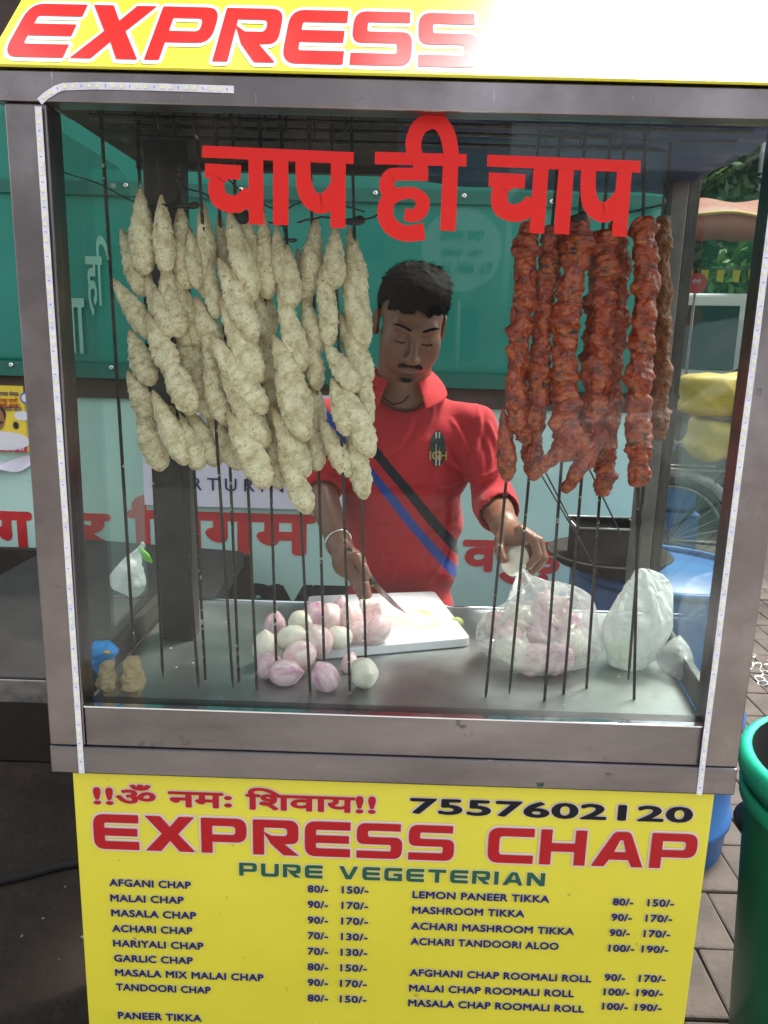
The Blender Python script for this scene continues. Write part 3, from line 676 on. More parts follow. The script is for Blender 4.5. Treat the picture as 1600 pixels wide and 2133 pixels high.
for p, q, b_, u1, u2 in [(80,150,1884,1275,1347),(90,170,1916,1272,1343),(90,170,1948,1268,1339),(100,190,1980,1266,1335),(90,170,2041,1258,1329),(100,190,2071,1256,1324),(100,190,2101,1253,1321)]:
    rows += [('%d/-' % p, u1, b_, u1+(54 if p > 99 else 43)), ('%d/-' % q, u2, b_+2, u2+56)]
for t, u0, v0, u1 in rows:
    wall_text(t, MT['blue_ink'], bd, BY, u0, v0, u1, 17.5, off=.036, outline=MT['pale_ink'], name='menu_line', spacing=1.06)
wall_text('w', MT['green_ink'], cart, -.003, 1117, 1641, 1133, 11, off=.03, name='green_mark')

# ------------------------------------------------------------------ implicit surfaces for bodies and bags
class Field:
    def __init__(s, lo, hi, h):
        s.lo = np.array(lo, float); s.h = h; s.n = np.ceil((np.array(hi)-s.lo)/h).astype(int)+1
        s.D = np.full(s.n, .05, np.float32)
    def sub(s, lo, hi):
        a = np.clip(np.floor((np.array(lo)-s.lo)/s.h).astype(int), 0, s.n); b = np.clip(np.ceil((np.array(hi)-s.lo)/s.h).astype(int)+1, 0, s.n)
        if (b <= a).any(): return None
        g = np.meshgrid(*[s.lo[i]+s.h*np.arange(a[i], b[i]) for i in range(3)], indexing='ij')
        return (slice(a[0], b[0]), slice(a[1], b[1]), slice(a[2], b[2])), np.stack(g, -1)
    def put(s, d, sl, k, mode):
        D = s.D[sl]
        if mode == 'sub': d = -d; hh = np.clip(.5-.5*(D-d)/k, 0, 1); s.D[sl] = D*(1-hh)+d*hh+k*hh*(1-hh)
        else: hh = np.clip(.5+.5*(D-d)/k, 0, 1); s.D[sl] = D*(1-hh)+d*hh-k*hh*(1-hh)
    def cap(s, p, q, r1, r2=None, k=.01, mode='add'):
        p = np.array(p, float); q = np.array(q, float); r2 = r1 if r2 is None else r2; m = max(r1, r2)+.05+k
        R = s.sub(np.minimum(p, q)-m, np.maximum(p, q)+m)
        if R is None: return s
        sl, X = R; ab = q-p; t = np.clip(((X-p)@ab)/max(ab@ab, 1e-12), 0, 1)
        d = np.linalg.norm(X-(p+t[..., None]*ab), axis=-1)-(r1+(r2-r1)*t); s.put(d, sl, k, mode); return s
    def ell(s, c, r, R3=None, k=.01, mode='add'):
        c = np.array(c, float); r = np.array(r, float); m = r.max()+.05+k; R = s.sub(c-m, c+m)
        if R is None: return s
        sl, X = R; X = X-c
        if R3 is not None: X = X@R3
        k0 = np.linalg.norm(X/r, axis=-1); k1 = np.linalg.norm(X/(r*r), axis=-1)+1e-9
        s.put(k0*(k0-1)/k1, sl, k, mode); return s
    def chain(s, pts, rs, k=.006):
        for i in range(len(pts)-1): s.cap(pts[i], pts[i+1], rs[i], rs[i+1], k)
        return s
    def mesh(s):
        D = s.D; S = D < 0; n = np.array(D.shape)
        c = [S[i:n[0]-1+i, j:n[1]-1+j, k:n[2]-1+k] for i in (0, 1) for j in (0, 1) for k in (0, 1)]
        sm = np.sum(np.stack(c), 0); act = (sm > 0) & (sm < 8); idx = np.full(act.shape, -1, np.int64); I = np.argwhere(act); idx[act] = np.arange(len(I))
        acc = np.zeros((len(I), 3)); cnt = np.zeros(len(I))
        cr = [(i, j, k) for i in (0, 1) for j in (0, 1) for k in (0, 1)]
        for a in cr:
            for ax in range(3):
                if a[ax]: continue
                b = list(a); b[ax] = 1
                da = D[I[:, 0]+a[0], I[:, 1]+a[1], I[:, 2]+a[2]]; db = D[I[:, 0]+b[0], I[:, 1]+b[1], I[:, 2]+b[2]]
                m = (da < 0) != (db < 0); t = np.where(m, da/np.where(m, da-db, 1), 0)
                pos = np.tile(np.array(a, float), (len(I), 1)); pos[:, ax] += t
                acc[m] += pos[m]; cnt[m] += 1
        V = s.lo+s.h*(I+acc/cnt[:, None]); F = []
        for ax in range(3):
            b, c_ = (ax+1) % 3, (ax+2) % 3
            sl0 = [slice(1, -1)]*3; sl0[ax] = slice(0, -1); sl1 = [slice(1, -1)]*3; sl1[ax] = slice(1, None)
            A, B = S[tuple(sl0)], S[tuple(sl1)]; E = np.argwhere(A != B)
            if not len(E): continue
            up_ = A[tuple(E.T)]; base = E.copy(); base[:, b] += 1; base[:, c_] += 1
            def g(db, dc):
                q = base.copy(); q[:, b] -= db; q[:, c_] -= dc; return idx[tuple(q.T)]
            q = np.stack([g(1, 1), g(0, 1), g(0, 0), g(1, 0)], 1); q[~up_] = q[~up_][:, ::-1]; F.append(q)
        return V, np.concatenate(F)
    def mk(s, name, m, par=None, smooth_it=0):
        V, F = s.mesh(); o = mk(name, V, F, m, par, True)
        if smooth_it:
            md = o.modifiers.new('s', 'SMOOTH'); md.iterations = smooth_it; md.factor = .5
        return o
def np3(v): return np.array([v[0], v[1], v[2]], float)

# ------------------------------------------------------------------ the man
HC = np3(P(856, 672, y=.645))                                   # head centre
Rh = (Euler((rad(29), 0, 0)).to_matrix()); Rh = Euler((0, rad(4), rad(9))).to_matrix() @ Rh
RH = np.array(Rh)
HS = .90
def H(x, y, z): return HC+RH@np.array([x, y, z])*HS
def head_field(F):
    e = lambda c, r, k=.012, mode='add': F.ell(H(*c), np.array(r)*HS, RH, k, mode)
    cp = lambda a, b, r1, r2=None, k=.008, mode='add': F.cap(H(*a), H(*b), r1*HS, (r2 or r1)*HS, k, mode)
    e((0, .018, .034), (.073, .090, .080)); e((0, -.028, -.008), (.062, .055, .088), .02); e((0, -.028, -.062), (.055, .048, .046), .02)
    e((0, -.064, -.098), (.022, .016, .016), .022)
    for s in (-1, 1):
        e((s*.042, -.052, -.030), (.022, .020, .026), .028); e((s*.034, -.040, -.068), (.022, .024, .028), .03)
        cp((s*.010, -.080, .023), (s*.040, -.070, .026), .0085, .007, .014)
        e((s*.030, -.088, .001), (.017, .014, .012), .010, 'sub')
        e((s*.030, -.0675, .000), (.0155, .0135, .0128), .004)
        cp((s*.019, -.0785, -.0075), (s*.041, -.073, -.0065), .0014, .0012, .006)      # lower lid line
        e((s*.0115, -.094, -.0415), (.0082, .0085, .0068), .005)
        e((s*.006, -.1005, -.047), (.003, .004, .002), .002, 'sub')
        ea = (s*.079, .014, -.010)
        e(ea, (.0085, .019, .031), .006); e((s*.087, .008, -.006), (.007, .010, .018), .004, 'sub'); e((s*.077, .010, -.034), (.007, .010, .010), .006)
    cp((0, -.080, .018), (0, -.104, -.036), .0068, .0105, .010)
    e((0, -.105, -.038), (.0105, .0095, .0090), .007)
    e((0, -.074, -.066), (.028, .020, .022), .018)
    cp((-.021, -.085, -.0665), (.021, -.085, -.0665), .0045, .0045, .005); cp((-.008, -.0905, -.0655), (.008, -.0905, -.0655), .0048, .0048, .005)
    cp((-.014, -.086, -.0775), (.014, -.086, -.0775), .0062, .0062, .005)
    cp((-.022, -.096, -.0715), (.022, -.096, -.0715), .0022, .0022, .003, 'sub')
SHL, SHR = np3(P(990, 886, y=.70)), np3(P(700, 880, y=.72))     # shoulder joints: image right, image left
NB = np3(P(842, 800, y=.69))
ELR, WRR = np3(P(1032, 1052, y=.64)), np3(P(1050, 1092, y=.50))
ELL, WRL = np3(P(664, 1010, y=.68)), np3(P(706, 1132, y=.53))
lo = (min(SHR[0], ELL[0])-.12, .30, Z0-.02); hi = (SHL[0]+.16, .95, HC[2]+.16)
B = Field(lo, hi, .0026)
head_field(B)
B.cap(H(0, .030, -.055), NB+[0, .01, -.03], .056, .060, .02)
CH = (SHL+SHR)/2
B.ell(CH+[0, .03, -.09], (.11, .06, .12), None, .03); B.cap(CH+[0, .03, -.1], CH+[0, .03, -.58], .07, .07, .03)
B.cap(SHR+[.005, 0, -.01], ELL, .036, .035, .02); B.cap(SHL-[.005, 0, .01], ELR, .036, .035, .02)
# image-left forearm and fist round the knife handle
B.cap(ELL, WRL, .037, .024, .015)
w = WRL; hb = np3(P(722, 1165, y=.495)); kn = np3(P(745, 1186, y=.47))
B.cap(w, hb, .023, .028, .015); B.ell(hb+[.008, -.008, -.008], (.034, .026, .030), None, .012)
KH0, KH1 = np3(P(742, 1168, y=.47)), np3(P(772, 1208, y=.445))
hd = (KH1-KH0)/np.linalg.norm(KH1-KH0)
for i in range(4):
    c0 = hb+[.006+.000*i, -.012-.004*i, -.022+.0*i]+hd*(.004+i*.013)-[.004*i, 0, -.004*i]
    k1 = c0+np.array([.022, -.020, .006]); k2 = k1+np.array([.006, -.010, -.018]); k3 = k2+np.array([-.014, .006, -.010])
    rr = (.0088, .0086, .0082, .0074)[i]
    B.chain([c0, k1, k2, k3], [rr+.001, rr, rr-.0008, rr-.0016], .004)
B.chain([hb+[.012, -.018, .006], KH0+[.002, -.018, .012], KH0+hd*.026+[.0, -.017, .010], KH0+hd*.040+[0, -.014, .006]], [.012, .0105, .0095, .008], .005)
# image-right forearm and hand reaching over the peeled onion
B.cap(ELR, WRR, .037, .026, .016)
ON = np3(P(1073, 1168, y=.43)); OR_ = .0265
pl = np3(P(1070, 1116, y=.455)); B.cap(WRR, pl, .026, .024, .014); B.ell(np3(P(1078, 1116, y=.45)), (.034, .034, .019), None, .012)
fin = [([(1085, 1104, .43), (1112, 1124, .405), (1121, 1156, .395), (1103, 1178, .392)], .0088),
       ([(1092, 1108, .445), (1123, 1128, .425), (1132, 1162, .413), (1114, 1188, .408)], .0092),
       ([(1092, 1112, .46), (1120, 1138, .448), (1126, 1174, .436), (1104, 1198, .428)], .0088),
       ([(1086, 1116, .475), (1104, 1142, .468), (1106, 1172, .458), (1092, 1192, .450)], .0078)]
for pts, r in fin: B.chain([np3(P(u, v, y=y)) for u, v, y in pts], [r+.0022, r+.0004, r-.0006, r-.0016], .0045)
B.chain([np3(P(1052, 1100, y=.465)), np3(P(1043, 1125, y=.44)), np3(P(1041, 1148, y=.42)), np3(P(1050, 1166, y=.405))], [.014, .0112, .0098, .0082], .006)
man = empty('person', (float(CH[0]), float(CH[1]), 0), 'man in red long-sleeved polo shirt bent over the tray peeling onions', 'person')
body = B.mk('body', MT['skin'], man, 2)
# skin tint: lips, lids, stubble, nails stay where they are on the body
me = body.data; n = len(me.vertices); co = np.empty(n*3); me.vertices.foreach_get('co', co); co = co.reshape(-1, 3)
L = ((co-HC)@RH)/HS
def gs(c, r): return np.exp(-(((L-np.array(c))/np.array(r))**2).sum(1))
base = np.tile(np.array([.205, .092, .055]), (n, 1))
rngn = np.array([noise.noise(Vector(p)*38) for p in co[::1]]); base *= (1+.10*rngn)[:, None]
def tint(wt, col): 
    global base
    base = base*(1-wt[:, None])+np.array(col)*wt[:, None]
tint(np.clip(gs((0, -.088, -.0665), (.022, .012, .006))+gs((0, -.088, -.0775), (.018, .012, .006)), 0, 1)*.75, (.17, .055, .045))
st = np.clip(gs((0, -.075, -.092), (.032, .035, .022))+gs((0, -.09, -.056), (.026, .015, .007)), 0, 1)
tint(st*.55, (.05, .032, .026))
tint(np.clip(gs((.030, -.078, .008), (.016, .02, .008))+gs((-.030, -.078, .008), (.016, .02, .008)), 0, 1)*.35, (.09, .04, .03))
ca = me.color_attributes.new('tint', 'FLOAT_COLOR', 'POINT'); ca.data.foreach_set('color', np.concatenate([np.clip(base, 0, 1), np.ones((n, 1))], 1).ravel())
t, b = nodes(MT['skin']); at = N(t, 'Attribute', attribute_name='tint'); t.links.new(at.outputs['Color'], b.inputs['Base Color'])
tcv = coords(t); nn_ = N(t, 'TexNoise', i_Scale=320., i_Detail=3.); t.links.new(tcv, nn_.inputs['Vector']); bp = N(t, 'Bump', i_Strength=.15, i_Distance=.002)
t.links.new(nn_.outputs['Fac'], bp.inputs['Height']); t.links.new(bp.outputs[0], b.inputs['Normal'])
# hair
Hf = Field(HC-.16, HC+.17, .003)
Hf.ell(H(0, .016, .044), np.array((.082, .098, .083))*HS, RH, .01)
Hf.ell(H(.006, -.030, .092), np.array((.058, .052, .036))*HS, RH, .025); Hf.ell(H(.030, .0, .105), np.array((.034, .045, .026))*HS, RH, .02)
R = Hf.sub(Hf.lo, Hf.lo+Hf.h*Hf.n); Xl = ((R[1]-HC)@RH)/HS
wv = .004*np.sin(Xl[..., 0]*140+2)+.003*np.sin(Xl[..., 0]*310+Xl[..., 2]*60)
pl_ = np.where(Xl[..., 1] < -.02, .068+wv-.30*np.abs(Xl[..., 0])*(Xl[..., 1] < -.04)*1.0, .068-1.3*(Xl[..., 1]+.02))
pl_ = np.where(Xl[..., 1] > .03, -.05, pl_)
cut = (pl_-Xl[..., 2])*.8
Dn = np.maximum(Hf.D[R[0]], cut); Dn += -.0+.0012*np.sin(Xl[..., 0]*230+9*np.sin(Xl[..., 1]*40))*np.sin(Xl[..., 1]*90+Xl[..., 2]*50)
Hf.D[R[0]] = Dn
hair = Hf.mk('hair', MT['hair'], man, 1)
random.seed(2); hv = [v.co.copy() for v in hair.data.vertices]; hn = [v.normal.copy() for v in hair.data.vertices]
mb = MB(); C0 = Vector(HC); Rm = Matrix(RH.tolist())
for k in range(5200):
    i = random.randrange(len(hv)); p = hv[i]; nrm = hn[i]; l = Rm.transposed() @ (p-C0)
    if (Vector(fw).dot(nrm) > .3): continue
    d = Rm @ Vector((l.x*4+random.uniform(-.35, .35)+.75, -.9+random.uniform(-.3, .2), .25-l.y*3-(1.5 if l.z < .045 else 0))); d = (d-nrm*d.dot(nrm)).normalized()
    ln = random.uniform(.014, .028) if l.z > .065 else random.uniform(.006, .011); lift = random.uniform(.02, .28)
    q1 = p+d*ln*.5+nrm*ln*lift*.7; q2 = p+d*ln+nrm*ln*lift*.6; wd = d.cross(nrm)*random.uniform(.0006, .0012)
    mb.add([p-wd-nrm*.001, p+wd-nrm*.001, q1+wd*.8, q1-wd*.8, q2], [(0, 1, 2, 3), (3, 2, 4)])
tag(mb.mk('hair_strands', MT['hair'], man), kind='stuff')
# brows, lashes, moustache, goatee
def tufts(name, fn, cnt, ln, wd=.0005, seed=1):
    random.seed(seed); mb = MB()
    for k in range(cnt):
        p, d = fn(); p = H(*p); d = Vector(RH@np.array(d)).normalized(); p = Vector(p); nrm = Vector(RH@np.array([0, -1, .05])).normalized()
        l = ln*random.uniform(.7, 1.3); w2 = d.cross(nrm).normalized()*wd
        mb.add([p-w2, p+w2, p+d*l*.6+w2*.7+nrm*.001, p+d*l+nrm*.0008], [(0, 1, 2), (0, 2, 3)])
    return tag(mb.mk(name, MT['hair'], man), kind='stuff')
def brow():
    s = random.choice((-1, 1)); t = random.random(); x = .012+.034*t
    return (s*x, -.0885+.017*t*t, .026+.007*math.sin(t*2.4)+random.uniform(-.0028, .0028)*(1-.5*t)), (s*1.0, .25*t, .25-.6*t)
tufts('eyebrow_hairs', brow, 420, .007)
def lash():
    s = random.choice((-1, 1)); t = random.random(); x = .018+.024*t
    return (s*x, -.0815+.006*abs(t-.4), -.0060-.0012*math.sin(t*3.1)), (s*.3*(t-.3), -1, -.9)
tufts('eyelashes', lash, 160, .004, .0004)
def mous():
    x = random.uniform(-.026, .026); return (x, -.0945+.5*abs(x)**1.35, -.0545-.16*abs(x)+random.uniform(-.0032, .0032)), (x*22, -.15, -1)
tufts('moustache_hairs', mous, 520, .0065)
def goat():
    a = random.uniform(0, 6.28); r = random.random()**.5
    return (.017*r*math.cos(a), -.083+.010*r*r, -.098+.011*r*math.sin(a)), (math.cos(a)*.3, -.4, -1)
tufts('goatee_hairs', goat, 420, .006)

# shirt
S = Field((lo[0]-.03, .40, Z0-.02), (hi[0], 1.0, NB[2]+.06), .0042)
HB = np3(P(850, 1215, y=.70))                                    # waist at the hem
sh = [.0, .01, 0]
S.ell(CH+[.003, .02, -.085], (.152, .098, .15), None, .03)
S.cap(SHR+[.055, .012, -.004], SHL+[-.055, .012, -.004], .052, .052, .03)
S.cap(NB+[0, .018, -.030], NB+[0, .018, -.11], .070, .10, .045)
for zz, rx, ry, ox in ((-.22, .138, .092, .002), (-.32, .128, .095, .004), (-.42, .126, .098, .005), (-.52, .130, .100, .006)):
    S.ell(np.array([CH[0]+ox+.0, CH[1]+.015, CH[2]+zz]), (rx, ry, .10), None, .04)
S.cap(SHR, ELL+(SHR-ELL)*.06, .056, .047, .03); S.cap(SHL, ELR+(SHL-ELR)*.05, .048, .043, .03)
dL = (WRR-ELR)/np.linalg.norm(WRR-ELR); S.cap(ELR, ELR+dL*.045, .048, .047, .02)
dl = (WRL-ELL)/np.linalg.norm(WRL-ELL); S.cap(ELL, ELL+dl*.010, .045, .044, .02)
# open cuffs and neck
S.cap(ELR+dL*.055, ELR+dL*.12, .041, .045, .006, 'sub'); S.cap(ELR+dL*.102, ELR+dL*.15, .05, .055, .004, 'sub')
S.cap(ELL+dl*.045, ELL+dl*.12, .041, .045, .006, 'sub')
S.cap(NB+[0, -.030, .0], NB+[.0, -.02, .09], .058, .075, .01, 'sub')
S.cap(NB+[-.004, -.105, -.075], NB+[-.002, -.07, .03], .010, .058, .008, 'sub')
R = S.sub(S.lo, S.lo+S.h*S.n); X = R[1]
q = X-CH; arm = np.abs(q[..., 0]) > .135
f1 = np.sin(q[..., 2]*62+q[..., 0]*26+2.5*np.sin(q[..., 0]*17+q[..., 2]*9))*np.clip((-q[..., 2]-.12)*6, 0, 1)
f2 = np.sin((q[..., 0]*.8+q[..., 2]*.6)*75+2*np.sin(q[..., 2]*24))*np.clip(1-np.abs(np.abs(q[..., 0])-.14)*10, 0, 1)
f3 = np.sin(q[..., 0]*48+q[..., 2]*14+2*np.sin(q[..., 2]*13))
S.D[R[0]] += (.0034*f1*np.abs(f3)+.0016*f1+.0030*f2+.0016*f3).astype(np.float32)
hem = (CH[2]-.47)-X[..., 2]; S.D[R[0]] = np.maximum(S.D[R[0]], hem)
# red knit with the two diagonal bands printed across the front
KN = mat('red_knit', (.56, .014, .022), .85, spec=.25, Sheen_Weight=.15); t, b = nodes(KN)
noisecol(KN, (.37, .014, .022), (.48, .022, .032), 6, 6, .3, .7, bump=.25, bscale=420, bdist=.0012)
A0, A1 = P(762, 978, y=.60), P(965, 1228, y=.60); dv = Vector((A1.x-A0.x, 0, A1.z-A0.z)).normalized(); nv = Vector((dv.z, 0, -dv.x))
if nv.x < 0: nv = -nv
ge = N(t, 'NewGeometry'); dt = N(t, 'VectorMath', operation='DOT_PRODUCT'); dt.inputs[1].default_value = nv
t.links.new(ge.outputs['Position'], dt.inputs[0]); c0 = A0.dot(nv)
sx = N(t, 'SeparateXYZ'); t.links.new(ge.outputs['Position'], sx.inputs[0])
cv = N(t, 'MapRange', interpolation_type='SMOOTHSTEP'); cv.inputs['From Min'].default_value = A0.z; cv.inputs['From Max'].default_value = A1.z
cv.inputs['To Min'].default_value = 0; cv.inputs['To Max'].default_value = 0
def band(lo_, hi_, col):
    g1 = N(t, 'Math', operation='GREATER_THAN'); g1.inputs[1].default_value = c0+lo_; l1 = N(t, 'Math', operation='LESS_THAN'); l1.inputs[1].default_value = c0+hi_
    t.links.new(dt.outputs['Value'], g1.inputs[0]); t.links.new(dt.outputs['Value'], l1.inputs[0])
    gy = N(t, 'Math', operation='LESS_THAN'); gy.inputs[1].default_value = float(CH[1])+.02; t.links.new(sx.outputs['Y'], gy.inputs[0])
    m1 = N(t, 'Math', operation='MULTIPLY'); t.links.new(g1.outputs[0], m1.inputs[0]); t.links.new(l1.outputs[0], m1.inputs[1])
    m2 = N(t, 'Math', operation='MULTIPLY'); t.links.new(m1.outputs[0], m2.inputs[0]); t.links.new(gy.outputs[0], m2.inputs[1])
    mx = N(t, 'Mix', data_type='RGBA'); src = b.inputs['Base Color'].links[0].from_socket
    t.links.new(src, mx.inputs['A']); mx.inputs['B'].default_value = (*col, 1); t.links.new(m2.outputs[0], mx.inputs['Factor']); t.links.new(mx.outputs['Result'], b.inputs['Base Color'])
band(-.012, .008, (.022, .06, .30)); band(.026, .047, (.012, .014, .025))
shirt = S.mk('shirt', KN, man, 0)
sm_ = shirt.data; k_ = len(sm_.vertices); a_ = np.empty(k_*3); sm_.vertices.foreach_get('co', a_); a_ = a_.reshape(-1, 3); nn_ = np.array([v.normal[:] for v in sm_.vertices])
dep = np.zeros(k_); rngf = np.random.default_rng(5)
folds = [(985,990,925,935,4.5,9),(988,1002,895,1012,4,9),(972,1040,875,1052,3.5,8),(966,1082,895,1104,3.5,8),(1002,850,982,962,3.5,9),(940,875,972,965,3,9),(1052,955,998,996,5,9),(1062,1006,1000,1036,5,9),(1068,1040,1008,1060,4,8),
 (780,1040,905,1028,3,9),(738,1100,850,1122,3.5,9),(880,1132,962,1110,3.5,9),(756,1180,868,1168,3.5,9),(862,862,800,952,3,10),(902,832,880,905,3,9),(700,900,745,980,4,10),(690,960,740,1010,4,9),(660,1000,705,1018,4,8),(905,960,870,1180,2.5,12),(780,900,760,1010,3,10),(930,1150,890,1215,3,9),(800,1130,790,1215,3,9),(1020,880,1035,985,3,8),(1000,905,1010,1000,-3,8)]
for (u0, v0, u1, v1, am, wd_) in folds:
    p0, p1 = P(u0, v0, y=.62), P(u1, v1, y=.62); A2 = np.array([p0.x, p0.z]); B2 = np.array([p1.x, p1.z]); q_ = a_[:, [0, 2]]
    t_ = np.clip(((q_-A2)@(B2-A2))/((B2-A2)@(B2-A2)), 0, 1); bow = .010*np.sin(t_*3.14); pr_ = A2+t_[:, None]*(B2-A2); nrm_ = np.array([-(B2-A2)[1], (B2-A2)[0]])/np.linalg.norm(B2-A2)
    dd_ = (q_-pr_)@nrm_-bow+0; de = np.linalg.norm(q_-pr_, axis=1); w_ = wd_*.00065; env = np.sin(np.clip(t_, .04, 1)*3.1)**.5*(np.abs(de) < .05)
    ff = np.exp(-(dd_/w_)**2)-.75*np.exp(-((dd_-1.7*w_)/(w_*1.1))**2)
    dep += am*.0019*ff*env*(a_[:, 1] < CH[1]+.03)*(np.abs(t_-.5) < .5)
fb = np.array([noise.noise(Vector(p)*22) for p in a_]); dep += .0016*fb
a_ += nn_*dep[:, None]; sm_.vertices.foreach_set('co', a_.ravel()); sm_.update()
md_ = shirt.modifiers.new('s', 'SMOOTH'); md_.iterations = 1; md_.factor = .4
# collar: fold-over strip with pointed ends
mb = MB(); na = 44; rows_ = 6
for i in range(na+1):
    a = rad(-152+304*i/na); fr = abs(a)/rad(152)
    nx_, ny_ = math.sin(a), math.cos(a)
    for j in range(rows_):
        s = j/(rows_-1); roll = math.sin(s*math.pi)*.006
        r = .058+.028*s+.010*s*fr+roll; drop = -.042*s-.014*fr**3*s
        up_ = .028-.050*fr**1.6
        mb.v.append((NB[0]+nx_*r*1.05-.004, NB[1]+.008+ny_*r*(1.05 if ny_ > 0 else 1.15), NB[2]+.022+up_*.6+drop))
mb.f = [(i*rows_+j, i*rows_+j+1, (i+1)*rows_+j+1, (i+1)*rows_+j) for i in range(na) for j in range(rows_-1)]
cl = mb.mk('collar', MT['cloth_collar'], man, True); cl.modifiers.new('s', 'SOLIDIFY').thickness = .0028
sb = cl.modifiers.new('b', 'SUBSURF'); sb.levels = 1; sb.render_levels = 1
# chest badge and letters, laid on the shirt by looking up its surface
from mathutils.bvhtree import BVHTree
bv = BVHTree.FromPolygons([v.co.copy() for v in shirt.data.vertices], [tuple(p.vertices) for p in shirt.data.polygons])
def on(bvh, u, v, lift, y0=.45):
    o_ = Vector(P(u, v, y=.2)); h = bvh.ray_cast(o_, Vector((0, 1, 0))); 
    d_ = (o_-Vector(CAM)).normalized(); h = bvh.ray_cast(o_, d_)
    return (h[0]-d_*lift) if h[0] is not None else Vector(P(u, v, y=.62))
def patch(name, pts, m, lift):
    vs = [on(bv, u, v, lift) for u, v in pts]; c = on(bv, sum(p[0] for p in pts)/len(pts), sum(p[1] for p in pts)/len(pts), lift); n = len(vs)
    o = MB().add(vs+[c], [(i, (i+1) % n, n) for i in range(n)]).mk(name, m, man); return o
BK = mat('badge_black', (.012, .03, .022), .7); GD = mat('badge_gold_thread', (.42, .28, .10), .6); SV = mat('badge_silver_thread', (.5, .5, .5), .6)
patch('badge', [(912+17*math.cos(a)*(1 if abs(math.sin(a)) < .9 else .9), 935+38*math.sin(a)) for a in np.linspace(0, 6.283, 25)[:-1]], BK, .0020)
for du in (-4, 3): patch('badge_stripe', [(911+du, 900), (914+du, 900), (914+du, 970), (911+du, 970)], SV, .0028)
patch('badge_oval', [(912+9*math.cos(a), 919+7*math.sin(a)) for a in np.linspace(0, 6.283, 13)[:-1]], BK, .0033)
me = font_mesh('IGH', .02); lo_, hi_ = bounds(me); k = len(me.vertices); a = np.empty(k*3); me.vertices.foreach_get('co', a); a = a.reshape(-1, 3); s = (a-lo_)/np.maximum(hi_-lo_, 1e-6)
for i in range(k): me.vertices[i].co = on(bv, 895+s[i, 0]*36, 958-s[i, 1]*18, .004)
me.materials.clear(); me.materials.append(GD); mk('badge_letters', None, None, None, man, me=me)
# jeans, legs, shoes
J = Field((CH[0]-.25, .50, .0), (CH[0]+.25, 1.05, CH[2]-.40), .008)
hp = np.array([CH[0], CH[1]+.02, CH[2]-.52])
J.ell(hp, (.140, .105, .12), None, .03)
for s in (-1, 1): J.cap(hp+[s*.07, 0, -.05], [CH[0]+s*.09, .74, .48], .085, .060, .02); J.cap([CH[0]+s*.09, .74, .48], [CH[0]+s*.10, .78, .09], .060, .050, .02)
J.mk('jeans', MT['jeans'], man, 1)
for s in (-1, 1):
    F = Field((CH[0]+s*.10-.07, .58, -.01), (CH[0]+s*.10+.07, .90, .12), .006)
    F.cap((CH[0]+s*.10, .80, .045), (CH[0]+s*.105, .66, .034), .042, .034, .02); F.mk('shoe', MT['rubber'], man, 1)
# cord round the neck, thread on the wrist, steel bangle
cd = [np3(P(u, v, y=.60)) for u, v in [(792, 822), (806, 838), (822, 850), (838, 845), (856, 828)]]
bvb = BVHTree.FromPolygons([v.co.copy() for v in body.data.vertices], [tuple(p.vertices) for p in body.data.polygons])
MB().tube([on(bvb, u, v, .002) for u, v in [(780, 806), (790, 818), (803, 832), (820, 843), (838, 838), (852, 824)]], .0013, 6).mk('neck_cord', MT['hair'], man, True)
def ring(c, ax, r, rt_, m, name, n=28):
    ax = Vector(ax).normalized(); a = ax.orthogonal().normalized(); b_ = ax.cross(a)
    return MB().tube([Vector(c)+(a*math.cos(2*math.pi*i/n)+b_*math.sin(2*math.pi*i/n))*r for i in range(n+1)], rt_, 6, cap=False).mk(name, m, man, True)
ring(WRL-dl*.004, Vector(dl)+Vector((.1, 0, .25)), .0285, .0022, MT['silver'], 'bangle')
ring(WRR+np.array([0, 0, 0]), dL, .0275, .0012, MT['hair'], 'wrist_thread')

# knife held in the fist, onion held in the other hand
kf = empty('kitchen_knife', Vector(KH0), 'small kitchen knife with black handle held in the fist with the bangle', 'knife')
hdV = Vector(hd); MB().tube([Vector(KH0)-hdV*.03, Vector(KH0), Vector(KH1)-hdV*.004, Vector(KH1)+hdV*.012], [.007, .009, .009, .007], 8).mk('handle', MT['black_plastic'], kf, True)
k0 = Vector(KH1)+hdV*.012; k1 = k0+hdV*.075+Vector((.02, -.01, .004)); sd_ = Vector((0, .2, 1)).normalized()
MB().prism([k0-sd_*.007, k0+sd_*.008, k1+sd_*.001, k0.lerp(k1, .6)-sd_*.008], (0, .0014, 0)).mk('blade', MT['blade'], kf)

def onion_mesh(seed, m):
    random.seed(seed); vs = []; nu, nv = 28, 20; f = random.uniform(1.12, 1.3)
    for j in range(nv+1):
        t_ = math.pi*j/nv; r = math.sin(t_)**.92; z = math.cos(t_)*f
        if t_ < .75: z += .30*(1-t_/.75)**1.7; r *= 1-.12*(1-t_/.75)
        if t_ > 2.7: z -= .10*((t_-2.7)/.44)**2; r *= 1
        for k in range(nu):
            a = 2*math.pi*k/nu; rr = r*(1+.035*math.sin(2*a+seed)+.02*math.sin(5*a+seed*2)+.04*noise.noise(Vector((math.cos(a), math.sin(a), z+seed*3))))
            vs.append((rr*math.cos(a), rr*math.sin(a), z))
    fs = [(j*nu+k, (j+1)*nu+k, (j+1)*nu+(k+1) % nu, j*nu+(k+1) % nu) for j in range(nv) for k in range(nu)]
    me = bpy.data.meshes.new('onion'); me.from_pydata(vs, [], fs); me.materials.append(m); me.polygons.foreach_set('use_smooth', [True]*len(me.polygons)); return me
OM = {(c, i): onion_mesh(i+len(c), MT[c]) for c in ('onion', 'onion_purple', 'onion_white') for i in range(3)}
